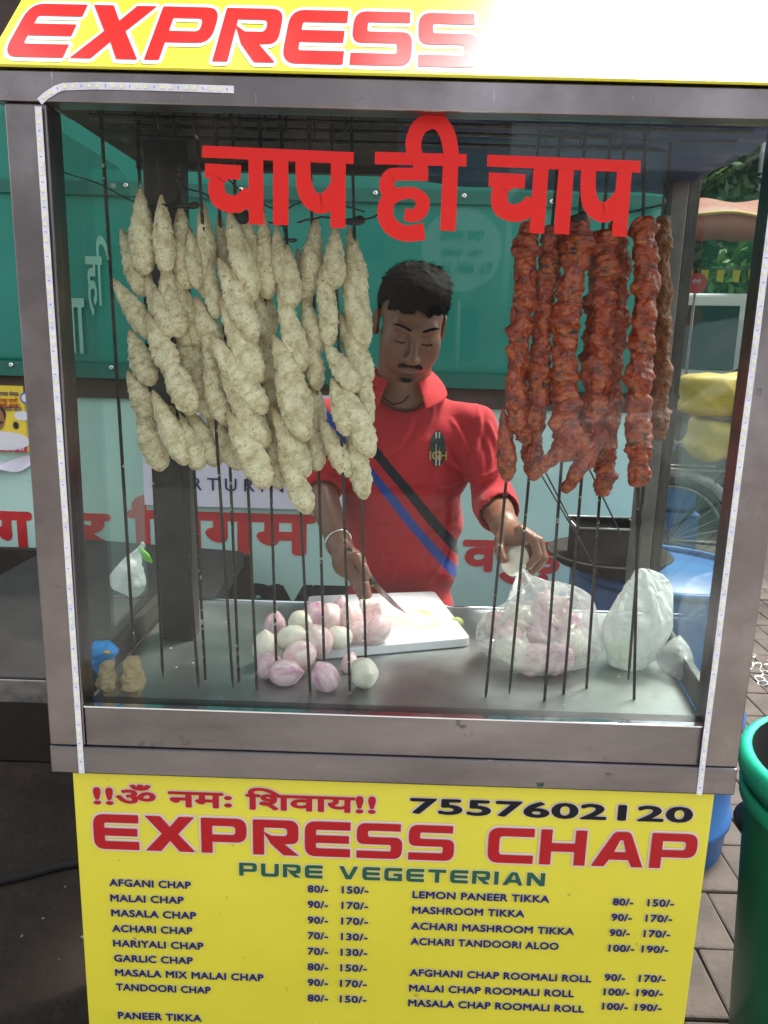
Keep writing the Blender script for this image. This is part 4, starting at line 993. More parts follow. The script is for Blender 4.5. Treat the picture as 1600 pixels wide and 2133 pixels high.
def onion(c, i, loc, r, rot, label, group=None, asp=1.0):
    o = bpy.data.objects.new('onion', OM[(c, i)]); COL.objects.link(o); o.location = loc; o.scale = (r, r, r*asp); o.rotation_euler = rot
    return tag(o, label, 'onion', group)
onion('onion_white', 0, Vector(ON), OR_, (.4, .3, 0), 'creamy peeled onion held in the fingers above the clear bag')
# pile on the tray and the cutting board
TZ = TR; BZ = TR+.018
cb = [P(642, 1241, z=BZ), P(905, 1231, z=BZ), P(980, 1328, z=BZ), P(660, 1356, z=BZ)]
bd_ = round_poly([(p.x, p.y, .012) for p in [cb[3], cb[2], cb[1], cb[0]]], 5)
cbo = MB().prism([(p.x, p.y, TZ+.001) for p in bd_], (0, 0, .017)).mk('cutting_board', MT['board'], bevel=.002)
tag(cbo, 'white plastic cutting board stained with onion juice lying on the steel tray', 'cutting board')
st_ = []
c_ = P(855, 1288, z=BZ)
for i in range(30):
    a = 2*math.pi*i/30; rr = .92+.55*noise.noise(Vector((math.cos(a)*1.3, math.sin(a)*1.3, 5)))+.15*noise.noise(Vector((math.cos(a)*4, math.sin(a)*4, 2)))
    st_.append((c_.x+.072*rr*math.cos(a)-.0, c_.y+.055*rr*math.sin(a), TZ+.0186))
setpar(MB().add(st_, [tuple(range(30))]).mk('juice_stain', MT['board_stain']), cbo)
oni = [  # u, v of centre, radius px, colour, height of centre above the tray, tilt, label words
 (572, 1303, 24, 'onion_purple', .024, 'deep purple peeled onion farthest left at the back of the pile'),
 (553, 1350, 31, 'onion_white', .030, 'cream peeled onion at the left end of the pile'),
 (560, 1388, 29, 'onion_purple', .022, 'lilac onion at the left corner of the pile just above the front onions'),
 (608, 1330, 31, 'onion_white', .045, 'cream peeled onion in the middle left of the pile beside the purple one'),
 (627, 1298, 28, 'onion_white', .040, 'white onion behind the cream one at the upper left of the pile'),
 (625, 1366, 33, 'onion', .030, 'big pale pink onion at the front of the pile left of the board'),
 (652, 1284, 27, 'onion_purple', .050, 'purple pink onion high on the left of the pile by the board edge'),
 (690, 1285, 28, 'onion', .050, 'pink onion on the board, second from the left in the back row'),
 (663, 1334, 31, 'onion', .045, 'dusky pink onion at the centre of the pile against the board edge'),
 (712, 1263, 17, 'onion_purple', .045, 'small mauve onion peeping out at the very back of the pile'),
 (733, 1290, 27, 'onion', .048, 'pink onion in the middle of the board part of the pile'),
 (742, 1318, 22, 'onion', .038, 'half hidden pink onion in front of the middle one on the board'),
 (706, 1328, 27, 'onion_white', .040, 'pale onion at the front of the pile resting on the board'),
 (776, 1277, 24, 'onion', .044, 'round pink onion at the right back of the pile on the board'),
 (786, 1312, 30, 'onion', .042, 'long pink onion with cream shoulder at the right end of the pile'),
 (762, 1262, 13, 'onion_white', .040, 'small yellowish onion tip sticking up behind the right end of the pile'),
 (593, 1401, 31, 'onion_purple', .021, 'lilac onion lying on its side on the tray in front of the pile'),
 (678, 1411, 30, 'onion_purple', .023, 'pink and cream onion standing alone on the tray in front of the board'),
 (757, 1402, 34, 'onion_white', .026, 'bright white onion alone on the tray in front of the board'),
 (728, 1383, 18, 'onion', .012, 'thin pink onion piece tucked behind the bright white onion')]
random.seed(11)
for i, (u, v, rp, c, h_, lb) in enumerate(oni):
    p = P(u, v, z=TZ+h_); r = rp*mpp(p)*.93
    rot = (random.uniform(-1.2, 1.2), random.uniform(-1.2, 1.2), random.uniform(0, 6))
    if lb.startswith('lilac onion lying'): rot = (0, 1.5, 0)
    if 'standing alone' in lb: rot = (.3, -.4, 0)
    if p.z-r < TZ: p.z = TZ+r*.93
    onion(c, i % 3, p, r, rot, lb, 'peeled onions piled on the tray and board', 1.12 if 'long' in lb or 'alone' in lb else 1.0)
p = P(952, 1296, z=TZ+.012); r = .010
tag(MB().ball(p, (.013, .010, .010), 10, 7).mk('onion_scrap', mat('yellow_green_scrap', (.55, .58, .18), .5), smooth=True), 'tiny yellow green onion scrap at the right edge of the cutting board', 'scrap')
mb = MB(); random.seed(5)
for k in range(60):
    x, y = random.uniform(-.42, .45), random.uniform(.04, .52); r = random.uniform(.0006, .0018); mb.ball((x, y, TZ+r*.6), (r*1.5, r, r*.7), 5, 3)
tag(mb.mk('onion_crumbs', MT['onion_white']), kind='stuff')

# ------------------------------------------------------------------ chaap on skewers
for key, c1 in (('chap_white', (.50, .33, .19)), ):
    t, b = nodes(MT[key]); tc = N(t, 'TexCoord'); sx = N(t, 'SeparateXYZ'); t.links.new(tc.outputs['Generated'], sx.inputs[0])
    r = N(t, 'ValToRGB'); r.color_ramp.elements[0].position = .76; r.color_ramp.elements[1].position = .97; r.color_ramp.elements[0].color = (0, 0, 0, 1); r.color_ramp.elements[1].color = (.85, .85, .85, 1)
    t.links.new(sx.outputs['Z'], r.inputs[0]); mx = N(t, 'Mix', data_type='RGBA'); t.links.new(b.inputs['Base Color'].links[0].from_socket, mx.inputs['A'])
    mx.inputs['B'].default_value = (*c1, 1); t.links.new(r.outputs[0], mx.inputs['Factor']); t.links.new(mx.outputs['Result'], b.inputs['Base Color'])
def chap_mesh(seed, kind):
    rn = random.Random(seed); nu, nv = (42, 72); vs = []; ph = rn.uniform(0, 6); turns = rn.uniform(5.5, 8); lean = rn.uniform(-.12, .12) if kind == 'r' else rn.uniform(-.05, .05); bulge = rn.uniform(.52, .66)
    for j in range(nv+1):
        s = j/nv; z = .5-s
        if kind == 'w':
            r = (s/bulge)**.62 if s < bulge else math.sqrt(max(0, 1-((s-bulge)/(1-bulge))**2.3)); r = max(r, .16 if .01 < s < .5 else 0)
            if s < .012: r = .10*(s/.012)
        else:
            r = math.sin(math.pi*min(1, max(0, s)))**.22*(.88+.12*math.sin(s*9+ph))
        for k in range(nu):
            a = 2*math.pi*k/nu; ca_, sa_ = math.cos(a), math.sin(a)
            if kind == 'w':
                w_ = (s*turns+a/(2*math.pi)+ph) % 1.0; ridge = .15*(w_**1.8)*(1 if w_ < .93 else (1-w_)/.07)
                nz = .10*noise.noise(Vector((ca_*1.4, sa_*1.4, z*6+seed*7)))+.06*noise.noise(Vector((ca_*3, sa_*3, z*16+seed*3)))+.035*noise.noise(Vector((ca_*7, sa_*7, z*40+seed)))
            else:
                w_ = (s*turns*.8+a/(2*math.pi)+ph) % 1.0; ridge = .03*w_
                nz = .30*noise.noise(Vector((ca_*1.2, sa_*1.2, z*5+seed*7)))+.16*noise.noise(Vector((ca_*2.2, sa_*2.6, z*13+seed*3)))+.03*noise.noise(Vector((ca_*6, sa_*6, z*30+seed)))
            rr = .5*r*((.88 if kind == 'w' else .95)+ridge+nz*(1.15 if kind == 'w' else 1.2))
            vs.append((rr*ca_+lean*math.sin(s*3.1), rr*sa_, z))
    fs = [(j*nu+k, (j+1)*nu+k, (j+1)*nu+(k+1) % nu, j*nu+(k+1) % nu) for j in range(nv) for k in range(nu)]
    me = bpy.data.meshes.new('chap'); me.from_pydata(vs, [], fs); me.polygons.foreach_set('use_smooth', [True]*len(me.polygons)); return me
CM = {'w': [chap_mesh(i, 'w') for i in range(14)], 'r': [chap_mesh(120+i, 'r') for i in range(8)]}
for m in CM['w']: m.materials.append(MT['chap_white'])
for m in CM['r']: m.materials.append(MT['chap_red'])
CMY = []
for i in range(3): m = chap_mesh(40+i, 'r'); m.materials.append(MT['chap_yellow']); CMY.append(m)
MT['rod'] = noisecol(mat('floury_skewer_iron', rough=.5, metal=.6), (.022, .02, .019), (.05, .045, .042), 50, 4, .3, .7)
specks(MT['rod'], (.42, .38, .30), 55, .63, .03)
ZR = .915+Z0
def skewer(a, b, y, label, group, w=.0042):
    """a, b photograph positions of a high point and of the tip; the iron hangs at depth y from the rail"""
    A, B_ = P(*a, y=y), P(*b, y=y); t = (ZR+.004-B_.z)/(A.z-B_.z); T = B_+(A-B_)*t; T.y = y
    root = empty('skewer', B_, label, 'skewer', group)
    d = (T-B_).normalized(); sd = Vector((1, 0, 0)); h = w/2
    mb = MB(); tip = B_; c1 = B_+d*.022
    vs = [tip]+[c1+sd*h*sx+Vector((0, .0011*sy, 0)) for sx, sy in ((-1, -1), (1, -1), (1, 1), (-1, 1))]+[T+sd*h*sx+Vector((0, .0011*sy, 0)) for sx, sy in ((-1, -1), (1, -1), (1, 1), (-1, 1))]
    mb.add(vs, [(0, 2, 1), (0, 3, 2), (0, 4, 3), (0, 1, 4), (1, 2, 6, 5), (2, 3, 7, 6), (3, 4, 8, 7), (4, 1, 5, 8), (5, 6, 7, 8)])
    rod = mb.mk('rod', MT['rod'], root)
    MB().tube([T+Vector((0, 0, -.004)), T+Vector((0, .001, .004)), T+Vector((0, -.004, .0095)), T+Vector((0, -.010, .006)), T+Vector((0, -.012, -.004)), T+Vector((0, -.010, -.010))], .0016, 6).mk('hook', MT['iron'], root, True)
    return root, A, B_
def add_chap(root, p, q, wpx, y, me, flat=1.0):
    A, B_ = P(*p, y=y), P(*q, y=y); c = (A+B_)/2; d = (A-B_); L_ = d.length; d.normalize()
    k = mpp(c); o = bpy.data.objects.new('chap', me); COL.objects.link(o)
    rot = d.to_track_quat('Z', 'Y').to_matrix() @ Matrix.Rotation(random.uniform(0, 6.28), 3, 'Z')
    setpar(o, root); M4 = Matrix.Translation(c) @ rot.to_4x4() @ Matrix.Diagonal((wpx*k*1.08, wpx*k*1.08, L_, 1)); o.matrix_basis = M4
    return o
random.seed(21)
LS = [((292, 395), (340, 1418), .132, 'first from the left, with the highest tip'),
      ((335, 420), (415, 1445), .112, 'second from the left, with narrow chaap'),
      ((375, 440), (430, 1450), .135, 'third from the left, under the dark twisted wire'),
      ((420, 430), (486, 1440), .112, 'fourth from the left, beside the first red letter'),
      ((458, 450), (500, 1475), .138, 'fifth from the left, thin at the top'),
      ((492, 450), (537, 1475), .108, 'sixth from the left, with long slanting chaap'),
      ((548, 470), (578, 1455), .136, 'seventh, iron over the onion on its side'),
      ((598, 510), (648, 1475), .110, 'eighth, with the chaap that hangs lowest'),
      ((650, 460), (678, 1480), .134, 'ninth, its iron crossing the lone pink onion'),
      ((697, 460), (730, 1470), .112, 'tenth, its iron over the cutting board'),
      ((738, 470), (765, 1480), .130, 'last one, nearest to the man')]
SK = []
for i, (a, b, y, lb) in enumerate(LS):
    r, A, B_ = skewer(a, b, y, 'skewer of pale flecked chaap, '+lb, 'skewers of pale chaap'); SK.append((r, a, b, y))
r0, _, _ = skewer((216, 330), (283, 1420), .075, 'bare black iron skewer hanging alone at the left of the pale chaap', None)

WC = [(292,395,302,570,50),(252,478,303,615,46),(336,408,346,570,43),(345,540,352,690,42),(375,430,390,600,50),(362,540,385,700,46),(422,420,430,620,44),(456,445,470,570,30),(476,440,528,625,52),
(548,445,558,620,50),(555,600,562,700,34),(598,512,607,640,46),(660,455,640,620,46),(700,470,694,600,46),(728,475,752,640,44),(750,560,760,720,34),
(234,583,322,705,44),(305,575,352,695,37),(350,595,374,700,46),(436,540,452,660,34),(455,540,532,710,52),(408,620,457,735,48),(460,622,542,795,54),(553,640,560,770,36),(580,590,624,760,46),
(632,615,662,735,42),(716,560,762,725,45),(690,565,686,720,38),
(270,690,318,800,48),(308,655,360,770,50),(343,735,402,860,52),(376,670,400,790,37),(400,695,428,800,34),(424,698,458,812,32),(438,698,554,858,58),(568,700,628,838,50),(640,690,662,810,40),(702,648,770,795,48),(676,715,745,812,46),
(266,775,315,870,46),(318,815,388,966,46),(395,765,442,870,38),(426,772,474,880,44),(456,772,552,928,48),(575,775,640,915,50),(556,755,574,900,36),(648,785,662,900,42),(690,790,726,905,42),(704,790,775,950,50),(752,745,770,885,34),
(288,840,337,978,48),(354,848,420,975,50),(384,848,456,968,46),(428,850,505,975,48),(474,858,558,1014,58),(560,880,582,1016,38),(566,850,642,990,46),(577,925,644,1066,46),(645,868,662,978,42),(664,868,728,990,40),(728,880,760,1037,44),
(520,560,548,700,40),(522,690,560,800,40),(600,640,632,770,38),(612,760,642,880,40),(668,560,690,680,38),(330,700,372,800,40),(355,610,395,720,40),(385,600,415,720,36),(505,820,556,930,44),(600,880,640,985,40),(512,900,560,1000,42),(320,600,356,700,38),(500,430,530,560,36),(575,470,592,600,34),(620,520,640,640,34),(395,480,412,600,32),(720,700,760,800,40),(300,900,345,972,40)]
for i, (u0, v0, u1, v1, w_) in enumerate(WC):
    um, vm = (u0+u1)/2, (v0+v1)/2; best = min(SK, key=lambda k: abs(k[1][0]+(k[2][0]-k[1][0])*(vm-k[1][1])/(k[2][1]-k[1][1])-um)+random.uniform(0, 4))
    big = w_ >= 50
    add_chap(best[0], (u0, v0-3), (u1, v1+4), w_*1.1, best[3]-(.016 if big else 0)+random.uniform(-.011, .009), CM['w'][(i*5) % 14])
RSK = [((1105, 470), (1010, 1470), .110, [(1104,462,44),(1097,560,46),(1092,620,46),(1085,700,44),(1074,770,46),(1069,850,42),(1078,900,36)], 'leftmost red one, ending in a teardrop'),
       ((1150, 470), (1060, 1455), .125, [(1151,468,44),(1142,570,42),(1134,660,44),(1126,760,44),(1118,850,44),(1108,930,48),(1106,992,22)], 'second red one, its end bent like a hook'),
       ((1207, 450), (1132, 1490), .105, [(1207,448,56),(1196,570,52),(1182,660,52),(1176,760,52),(1170,870,50),(1186,960,62)], 'third red one, with a charred end lump'),
       ((1257, 460), (1172, 1468), .130, [(1255,478,56),(1258,590,60),(1246,690,56),(1240,780,54),(1232,880,52),(1215,950,50)], 'fourth red one, with a slanting end piece'),
       ((1290, 450), (1219, 1470), .155, [(1290,455,44),(1290,600,42),(1280,760,40),(1270,870,42),(1260,950,44),(1254,1034,34)], 'fifth red one, thin and long'),
       ((1340, 450), (1320, 1500), .120, [(1338,450,52),(1347,560,46),(1340,660,48),(1335,760,46),(1330,860,52),(1324,940,56),(1330,1014,40)], 'thick red column beside the grey post'),
       ((1385, 450), (1309, 1415), .170, [(1383,448,38),(1378,560,34),(1376,700,36),(1374,800,40),(1372,918,42)], 'yellowish brown one beside the dark post')]
first_r = None
for i, (a, b, y, colm, lb) in enumerate(RSK):
    r, A, B_ = skewer(a, b, y, 'skewer of roasted chaap, '+lb, 'skewers of roasted red chaap')
    last = i == 6
    vtot = colm[-1][1]-colm[0][1]; nseg = max(4, round(vtot/88)); 
    def at_(v):
        for k in range(len(colm)-1):
            if v <= colm[k+1][1]: t_ = (v-colm[k][1])/(colm[k+1][1]-colm[k][1]); return colm[k][0]*(1-t_)+colm[k+1][0]*t_, colm[k][2]*(1-t_)+colm[k+1][2]*t_
        return colm[-1][0], colm[-1][2]
    for k in range(nseg):
        v0 = colm[0][1]+vtot*k/nseg-(18 if k else 0); v1 = colm[0][1]+vtot*(k+1)/nseg+20*(k < nseg-1)
        u0, w0 = at_(v0); u1, w1 = at_(v1); j = random.uniform(-5, 5)
        add_chap(r, (u0-j, v0), (u1+j, v1), (w0+w1)/2*random.uniform(1.08, 1.22), y+random.uniform(-.006, .004), (CMY if last else CM['r'])[(i*3+k) % (3 if last else 8)])
    if i == 0: add_chap(r, (1047, 850), (1058, 1004), 42, y-.004, CM['w'][3]).data = (lambda m: (m.materials.clear(), m.materials.append(MT['chap_red']), m)[2])(chap_mesh(77, 'w'))
    if i == 0: add_chap(r, (1075, 870), (1102, 925), 38, y, CM['r'][2])
    if i == 2: add_chap(r, (1176, 925), (1102, 997), 34, y-.012, CM['r'][4]); add_chap(r, (1170, 880), (1225, 940), 52, y-.016, CM['r'][5])
    if i == 3: add_chap(r, (1262, 895), (1172, 1026), 38, y-.012, CM['r'][6]); add_chap(r, (1250, 690), (1262, 600), 50, y-.016, CM['r'][1])
for a, b, lb in [((1125, 985), (1222, 1150), 'leftmost'), ((1150, 1010), (1245, 1195), 'middle'), ((1258, 1040), (1292, 1110), 'rightmost')]:
    A, B_ = P(*a, y=.40), P(*b, y=.52)
    tag(MB().tube([A+(A-B_)*.8, B_], .0016, 6).mk('thin_skewer', MT['iron'], None, True), 'thin bare skewer leaning behind the red chaap, %s of the three' % lb, 'skewer')
tag(MB().tube([P(1338, 1050, y=.115), P(1309, 1415, y=.115)], .0015, 6).mk('thin_skewer', MT['iron'], None, True), 'thin bare skewer hanging in front of the white bag', 'skewer')
# twisted wires and rags near the top of the skewers
wl = [([(455, 350), (500, 395), (560, 430), (600, 432), (650, 415), (760, 440)], .07, .0012), ([(345, 345), (372, 385), (430, 405), (470, 440), (520, 452), (590, 470)], .12, .0012), ([(372, 300), (378, 360), (368, 420), (340, 428), (400, 432)], .10, .0016), ([(370, 345), (384, 395), (362, 425)], .11, .001),
      ([(590, 462), (598, 500), (618, 500), (590, 498)], .09, .0012), ([(620, 462), (680, 452), (740, 462), (800, 442)], .09, .0014), ([(1265, 455), (1320, 440), (1385, 425)], .12, .0014), ([(100, 350), (200, 380), (280, 420), (340, 430)], .2, .0010)]
for i, (pts, y, r) in enumerate(wl):
    mb = MB(); L, _ = ribbon(pts, 1); mb.tube([P(p.x, p.y, y=y)+Vector((0, .004*math.sin(k*1.3), 0)) for k, p in enumerate(L)], r, 5)
    setpar(mb.mk('binding_wire', MT['wire'], None, True), cart)
for (u, v, rx, rz, y) in [(392, 430, 22, 6, .09), (735, 462, 24, 9, .085), (505, 455, 12, 14, .10), (1205, 455, 16, 12, .09)]:
    c = P(u, v, y=y); k = mpp(c); F = Field(c-Vector((.03, .02, .02)), c+Vector((.03, .02, .02)), .0022)
    F.ell(c, (rx*k, .006, rz*k*.8), None, .004); F.ell(c+Vector((rx*k*.6, .002, .003)), (rx*k*.5, .005, rz*k), None, .004); o = F.mk('rag_knot', MT['wire'], cart)
# small pieces hooked on the rails
random.seed(8)
for i, u in enumerate([330, 375, 455, 500, 552, 596, 642, 655, 700, 720, 1125, 1138, 1175, 1210, 1222, 1282, 1300, 1352]):
    y = random.choice((.095, .145)); c = P(u, 250, y=y); c.z = ZR+.003; h_ = random.uniform(.012, .028)
    MB().tube([c+Vector((0, .004, -.004)), c+Vector((0, 0, .002)), c+Vector((0, -.005, 0)), c+Vector((.001, -.006, -h_))], .0013, 5).mk('spare_hook', MT['iron'], cart, True)

# ------------------------------------------------------------------ bags and the rest of the tray
def bag(name, mtl, centre, r, apex, rr, label, seed, ridge=.006, extra=(), h=.0045, flat=True, facets=16, neck=.62):
    lo_ = np.minimum(np3(centre)-np.array(r), np3(apex))-.035; hi_ = np.maximum(np3(centre)+np.array(r), np3(apex))+.035
    F = Field(lo_, hi_, h); F.ell(np3(centre), r, None, .03)
    top_ = np3(centre)+np.array([0, 0, r[2]*.45]); F.cap(top_, apex, r[0]*neck, rr, .05)
    for c, q in extra: F.ell(np3(c), q, None, .04)
    R = F.sub(F.lo, F.lo+F.h*F.n); X = R[1]; a = np.arctan2(X[..., 1]-apex[1], X[..., 0]-apex[0]); zz = X[..., 2]; dd = np.linalg.norm(X-np3(apex), axis=-1)
    F.D[R[0]] += (ridge*np.abs(np.sin(a*6+seed+2.5*np.sin(zz*14+seed)))*np.clip(1.3-dd*4, .3, 1)+ridge*.5*np.sin(X[..., 0]*52+seed+2*np.sin(zz*30))*np.sin(zz*44+3*np.sin(X[..., 0]*26))+ridge*.22*np.abs(np.sin(X[..., 0]*120+X[..., 2]*80+3*np.sin(X[..., 1]*60)))).astype(np.float32)
    rg = np.random.default_rng(seed*7+1); cc_ = (np3(centre)+np3(apex))/2
    for q in range(facets):
        nn = rg.normal(size=3); nn[2] *= .6; nn /= np.linalg.norm(nn); ex_ = (X[F.D[R[0]] < 0]-cc_)@nn
        F.D[R[0]] = np.maximum(F.D[R[0]], (X-cc_)@nn-ex_.max()*rg.uniform(.80, .93))
    if flat: F.D[R[0]] = np.maximum(F.D[R[0]], (TZ+.0012)-X[..., 2])
    return tag(F.mk(name, mtl, None, 1), label, 'plastic bag')
c1 = P(1122, 1318, y=.245); ap1 = P(1086, 1186, y=.40)
bag('plastic_bag', MT['bag_clear'], Vector((c1.x, c1.y, TZ+.052)), (.110, .090, .062), np3(ap1), .012, 'clear crinkled plastic bag full of peeled onions hanging from the man\'s hand', 1, .005,
    facets=0, neck=.34, extra=[(Vector((c1.x+.040, c1.y+.03, TZ+.095)), (.058, .05, .045))])
for pts, w_ in [([(1086, 1184, .40), (1074, 1225, .36), (1058, 1270, .32), (1047, 1300, .29)], .0075), ([(1088, 1184, .40), (1108, 1220, .37), (1130, 1262, .33)], .004), ([(1098, 1196, .41), (1142, 1216, .38), (1168, 1258, .34)], .005)]:
    mb = MB().tube([P(u, v, y=y-.055) for u, v, y in pts], [w_*.35, w_, w_, w_*.3], 7, flat=.25); b2 = mb.mk('bag_handle', MT['bag_white'], COL.objects['plastic_bag'], True)
inb = [(1012, 1300, 'onion'), (1010, 1368, 'onion_white'), (1052, 1385, 'onion_white'), (1128, 1318, 'onion_purple'), (1196, 1300, 'onion'), (1205, 1340, 'onion_white'), (1160, 1378, 'onion_purple'), (1108, 1378, 'onion'), (1180, 1400, 'onion_purple'), (1060, 1330, 'onion'), (1190, 1240, 'onion'), (1225, 1288, 'onion_purple'), (1140, 1262, 'onion'), (1080, 1290, 'onion_white')]
wd = ['upper left', 'far left', 'white lower left', 'purple middle', 'upper right', 'right front', 'purple front', 'pink front', 'lowest purple', 'left of middle', 'top right', 'rightmost', 'top middle', 'pale inner left']
for i, (u, v, c) in enumerate(inb):
    h_ = TZ+.024+max(0, (1385-v))*.00042; p = P(u, v, z=h_); p.y = min(max(p.y, .19), .30) if v > 1290 else .28; p = P(u, v, y=p.y)
    p.z = max(p.z, TZ+.026); e_ = Vector(((p.x-c1.x)/.098, (p.y-c1.y)/.078, (p.z-TZ-.052)/.062)); k_ = e_.length
    if k_ > .68: p = Vector((c1.x+(p.x-c1.x)*.68/k_, c1.y+(p.y-c1.y)*.68/k_, max(TZ+.024, TZ+.052+(p.z-TZ-.052)*.78/k_)))
    onion(c, i % 3, p, .0245, (random.uniform(-1, 1), random.uniform(-1, 1), random.uniform(0, 6)), 'peeled onion inside the clear bag, %s' % wd[i], 'onions inside the clear bag')
c2 = P(1325, 1330, y=.25)
bag('plastic_bag', MT['bag_white'], Vector((c2.x, c2.y, TZ+.062)), (.052, .050, .066), np3(P(1340, 1182, y=.27)), .006, 'tall milky white plastic bag standing upright at the right end of the tray', 4, .006,
    extra=[(P(1372, 1260, y=.26), (.022, .03, .045)), (P(1285, 1350, y=.235), (.030, .04, .045)), (P(1350, 1250, y=.26), (.036, .035, .05))])
cc = P(1290, 1362, y=.235); F = Field(cc-Vector((.05, .05, .05)), cc+Vector((.05, .05, .05)), .004)
F.ell(cc+Vector((.004, .012, 0)), (.022, .016, .024), None, .01)
tag(F.mk('cabbage_piece', mat('cabbage_green', (.35, .50, .10), .6)), 'pale green cabbage showing through the lower left of the milky bag', 'cabbage')
c4 = P(1410, 1395, y=.22)
bag('plastic_bag', MT['bag_clear'], Vector((c4.x-.004, c4.y, TZ+.022)), (.030, .035, .024), np3(Vector((c4.x+.006, c4.y+.01, TZ+.06))), .006, 'low crumpled end of clear plastic beside the right tray rail', 9, .004, h=.0035)
SLZ = Z0-.005
c3 = P(262, 1218, y=.44)
bag('plastic_bag', MT['bag_white'], Vector((c3.x, c3.y, c3.z)), (.036, .034, .036), np3(P(308, 1112, y=.46)), .004, 'small knotted white bag beyond the left glass above the dark slab', 7, .004, h=.0035, flat=False)
gl = P(308, 1160, y=.425)
tag(MB().tube([P(292, 1142, y=.425), P(303, 1158, y=.42), P(316, 1172, y=.425)], [.003, .008, .003], 8, flat=.4).mk('green_chilli_packet', mat('bright_green_leaf', (.15, .55, .03), .5), smooth=True), 'small bright green bit on the side of the knotted white bag', 'green bit')
# bottom left corner of the tray
pb_ = P(212, 1430, y=.085); F = Field((pb_.x-.06, .03, TZ-.01), (pb_.x+.06, .17, TZ+.12), .003)
F.ell((pb_.x-.002, .095, TZ+.040), (.019, .016, .042), None, .01); F.ell((pb_.x+.006, .092, TZ+.066), (.020, .014, .012), None, .008)
R = F.sub(F.lo, F.lo+F.h*F.n); X = R[1]; F.D[R[0]] += (.002*np.sin(X[..., 0]*260+4*np.sin(X[..., 2]*90))*np.sin(X[..., 2]*180)).astype(np.float32); F.D[R[0]] = np.maximum(F.D[R[0]], (TZ+.001)-X[..., 2])
pk = tag(F.mk('blue_packet', MT['blue_packet'], None, 1), 'crumpled shiny blue packet in the front left corner of the tray', 'packet')
MB().ball((pb_.x+.012, .0805, TZ+.068), (.006, .003, .003), 8, 5).mk('orange_print', mat('orange_print', (.75, .35, .03), .4), pk, True)
for (u, v, hpx, w_, lb, sd, y) in [(230, 1418, 92, 44, 'beige raw chaap stub standing in front of the blue packet', 3, .062), (277, 1420, 100, 52, 'larger beige raw chaap stub next to the front left corner of the tray', 5, .068)]:
    o = bpy.data.objects.new('chap_stub', chap_mesh(60+sd, 'r')); COL.objects.link(o); o.data.materials.append(MT['stub'] if 'stub' in MT else MT.setdefault('stub', noisecol(mat('raw_chap', rough=.7), (.34, .24, .12), (.62, .50, .30), 40, 6, .3, .7, bump=.7, bscale=130)))
    c = P(u, v, y=y); k = mpp(c); o.scale = (w_*k*1.1, w_*k*1.0, hpx*k*.95); o.location = (c.x, y, TZ+hpx*k*.45); o.rotation_euler = (0, .08, sd); tag(o, lb, 'chaap')

# dark slab counter on the left
A_, B_, C_, D_ = P(140, 1120, z=SLZ), P(508, 1148, z=SLZ), P(440, 1262, z=SLZ), P(100, 1412, z=SLZ)
dl_ = (P(0, 1197, z=SLZ)-A_); dl_.normalize(); fy = D_.y
slab = empty('stone_counter', (-.8, .6, 0), 'low dark stone slab counter at the left of the cart with chipped grey front edge', 'counter')
tt_ = min(1.2, (A_.y-fy-.03)/max(1e-3, -dl_.y)); pts = [(-.487, fy), (-.487, .535), (C_.x-.0, .535), (B_.x, B_.y), (A_.x, A_.y), (A_.x+dl_.x*tt_, A_.y+dl_.y*tt_), (A_.x+dl_.x*tt_-.02, fy)]

MB().prism([(x, y, SLZ-.045) for x, y in pts[::1]], (0, 0, .045)).mk('slab_top', MT['slab'], slab, bevel=.003)
box('slab_front', A_.x+dl_.x*tt_-.02, -.489, fy-.006, fy-.0005, SLZ-.050, SLZ-.004, MT['slab_edge'], slab, .003)
box('dark_backing', -2.2, B_.x, A_.y+.02, A_.y+.04, .01, SLZ-.046, MT['brown_dark'], slab, .003)  # dark sheet added to hide the mint wall below the slab
box('counter_leg', -1.05, -.98, fy+.05, fy+.10, 0, SLZ-.046, MT['dark_frame'], slab)
box('counter_leg', -.60, -.54, fy+.10, fy+.16, 0, SLZ-.046, MT['dark_frame'], slab)
c = P(400, 1160, z=SLZ+.012)
F = Field(c-Vector((.05, .05, .04)), c+Vector((.05, .05, .05)), .004); F.ell(c, (.026, .022, .014), None, .01); F.ell(c+Vector((-.006, 0, .012)), (.014, .014, .010), None, .01)
tag(F.mk('rusty_lump', noisecol(mat('rusty_lump', rough=.8), (.05, .025, .018), (.16, .09, .06), 60, 5, .3, .7)), 'small brown rusty lump lying on the dark slab behind the skewers', 'lump')

# blue drum, black griddle and tin box behind the right end of the tray
dc = Vector((.735, 1.06, 0)); DH = P(1250, 1215, y=.90).z
drum = empty('blue_drum', dc, 'blue plastic drum standing behind the right end of the cart', 'drum')
MB().lathe(dc, [(0, .0), (0.211, .0), (0.240, .03), (0.246, .12), (0.255, .13), (0.255, .15), (0.246, .16), (0.248, DH*.5), (0.257, DH*.5+.01), (0.257, DH*.5+.03), (0.248, DH*.5+.04), (0.246, DH-.03), (0.234, DH-.01), (0, DH-.008)], 40).mk('barrel', MT['blue_plastic'], drum, True)
MB().lathe(dc, [(0.234, DH-.012), (0.250, DH-.012), (0.250, DH+.004), (0.234, DH+.004), (0.234, DH-.012)], 40).mk('rim', MT['blue_plastic'], drum, True)
tw = Vector((.565, .99, DH+.006))
tag(MB().lathe(tw, [(0, .0), (.07, .004), (.14, .03), (.158, .050), (.164, .053), (.158, .057), (.135, .040), (.07, .014), (0, .010)], 44).mk('griddle', MT['soot'], None, True), 'round black iron griddle lying on top of the blue drum', 'griddle')
a, b_ = P(1212, 1102, y=.92), P(1318, 1175, y=.92)
bx = empty('tin_box', Vector(((a.x+b_.x)/2, 1.0, b_.z)), 'open sooty tin box standing on the griddle behind the thin skewers', 'tin box')
x0, x1, z0, z1 = a.x, b_.x+.02, tw.z+.035, a.z
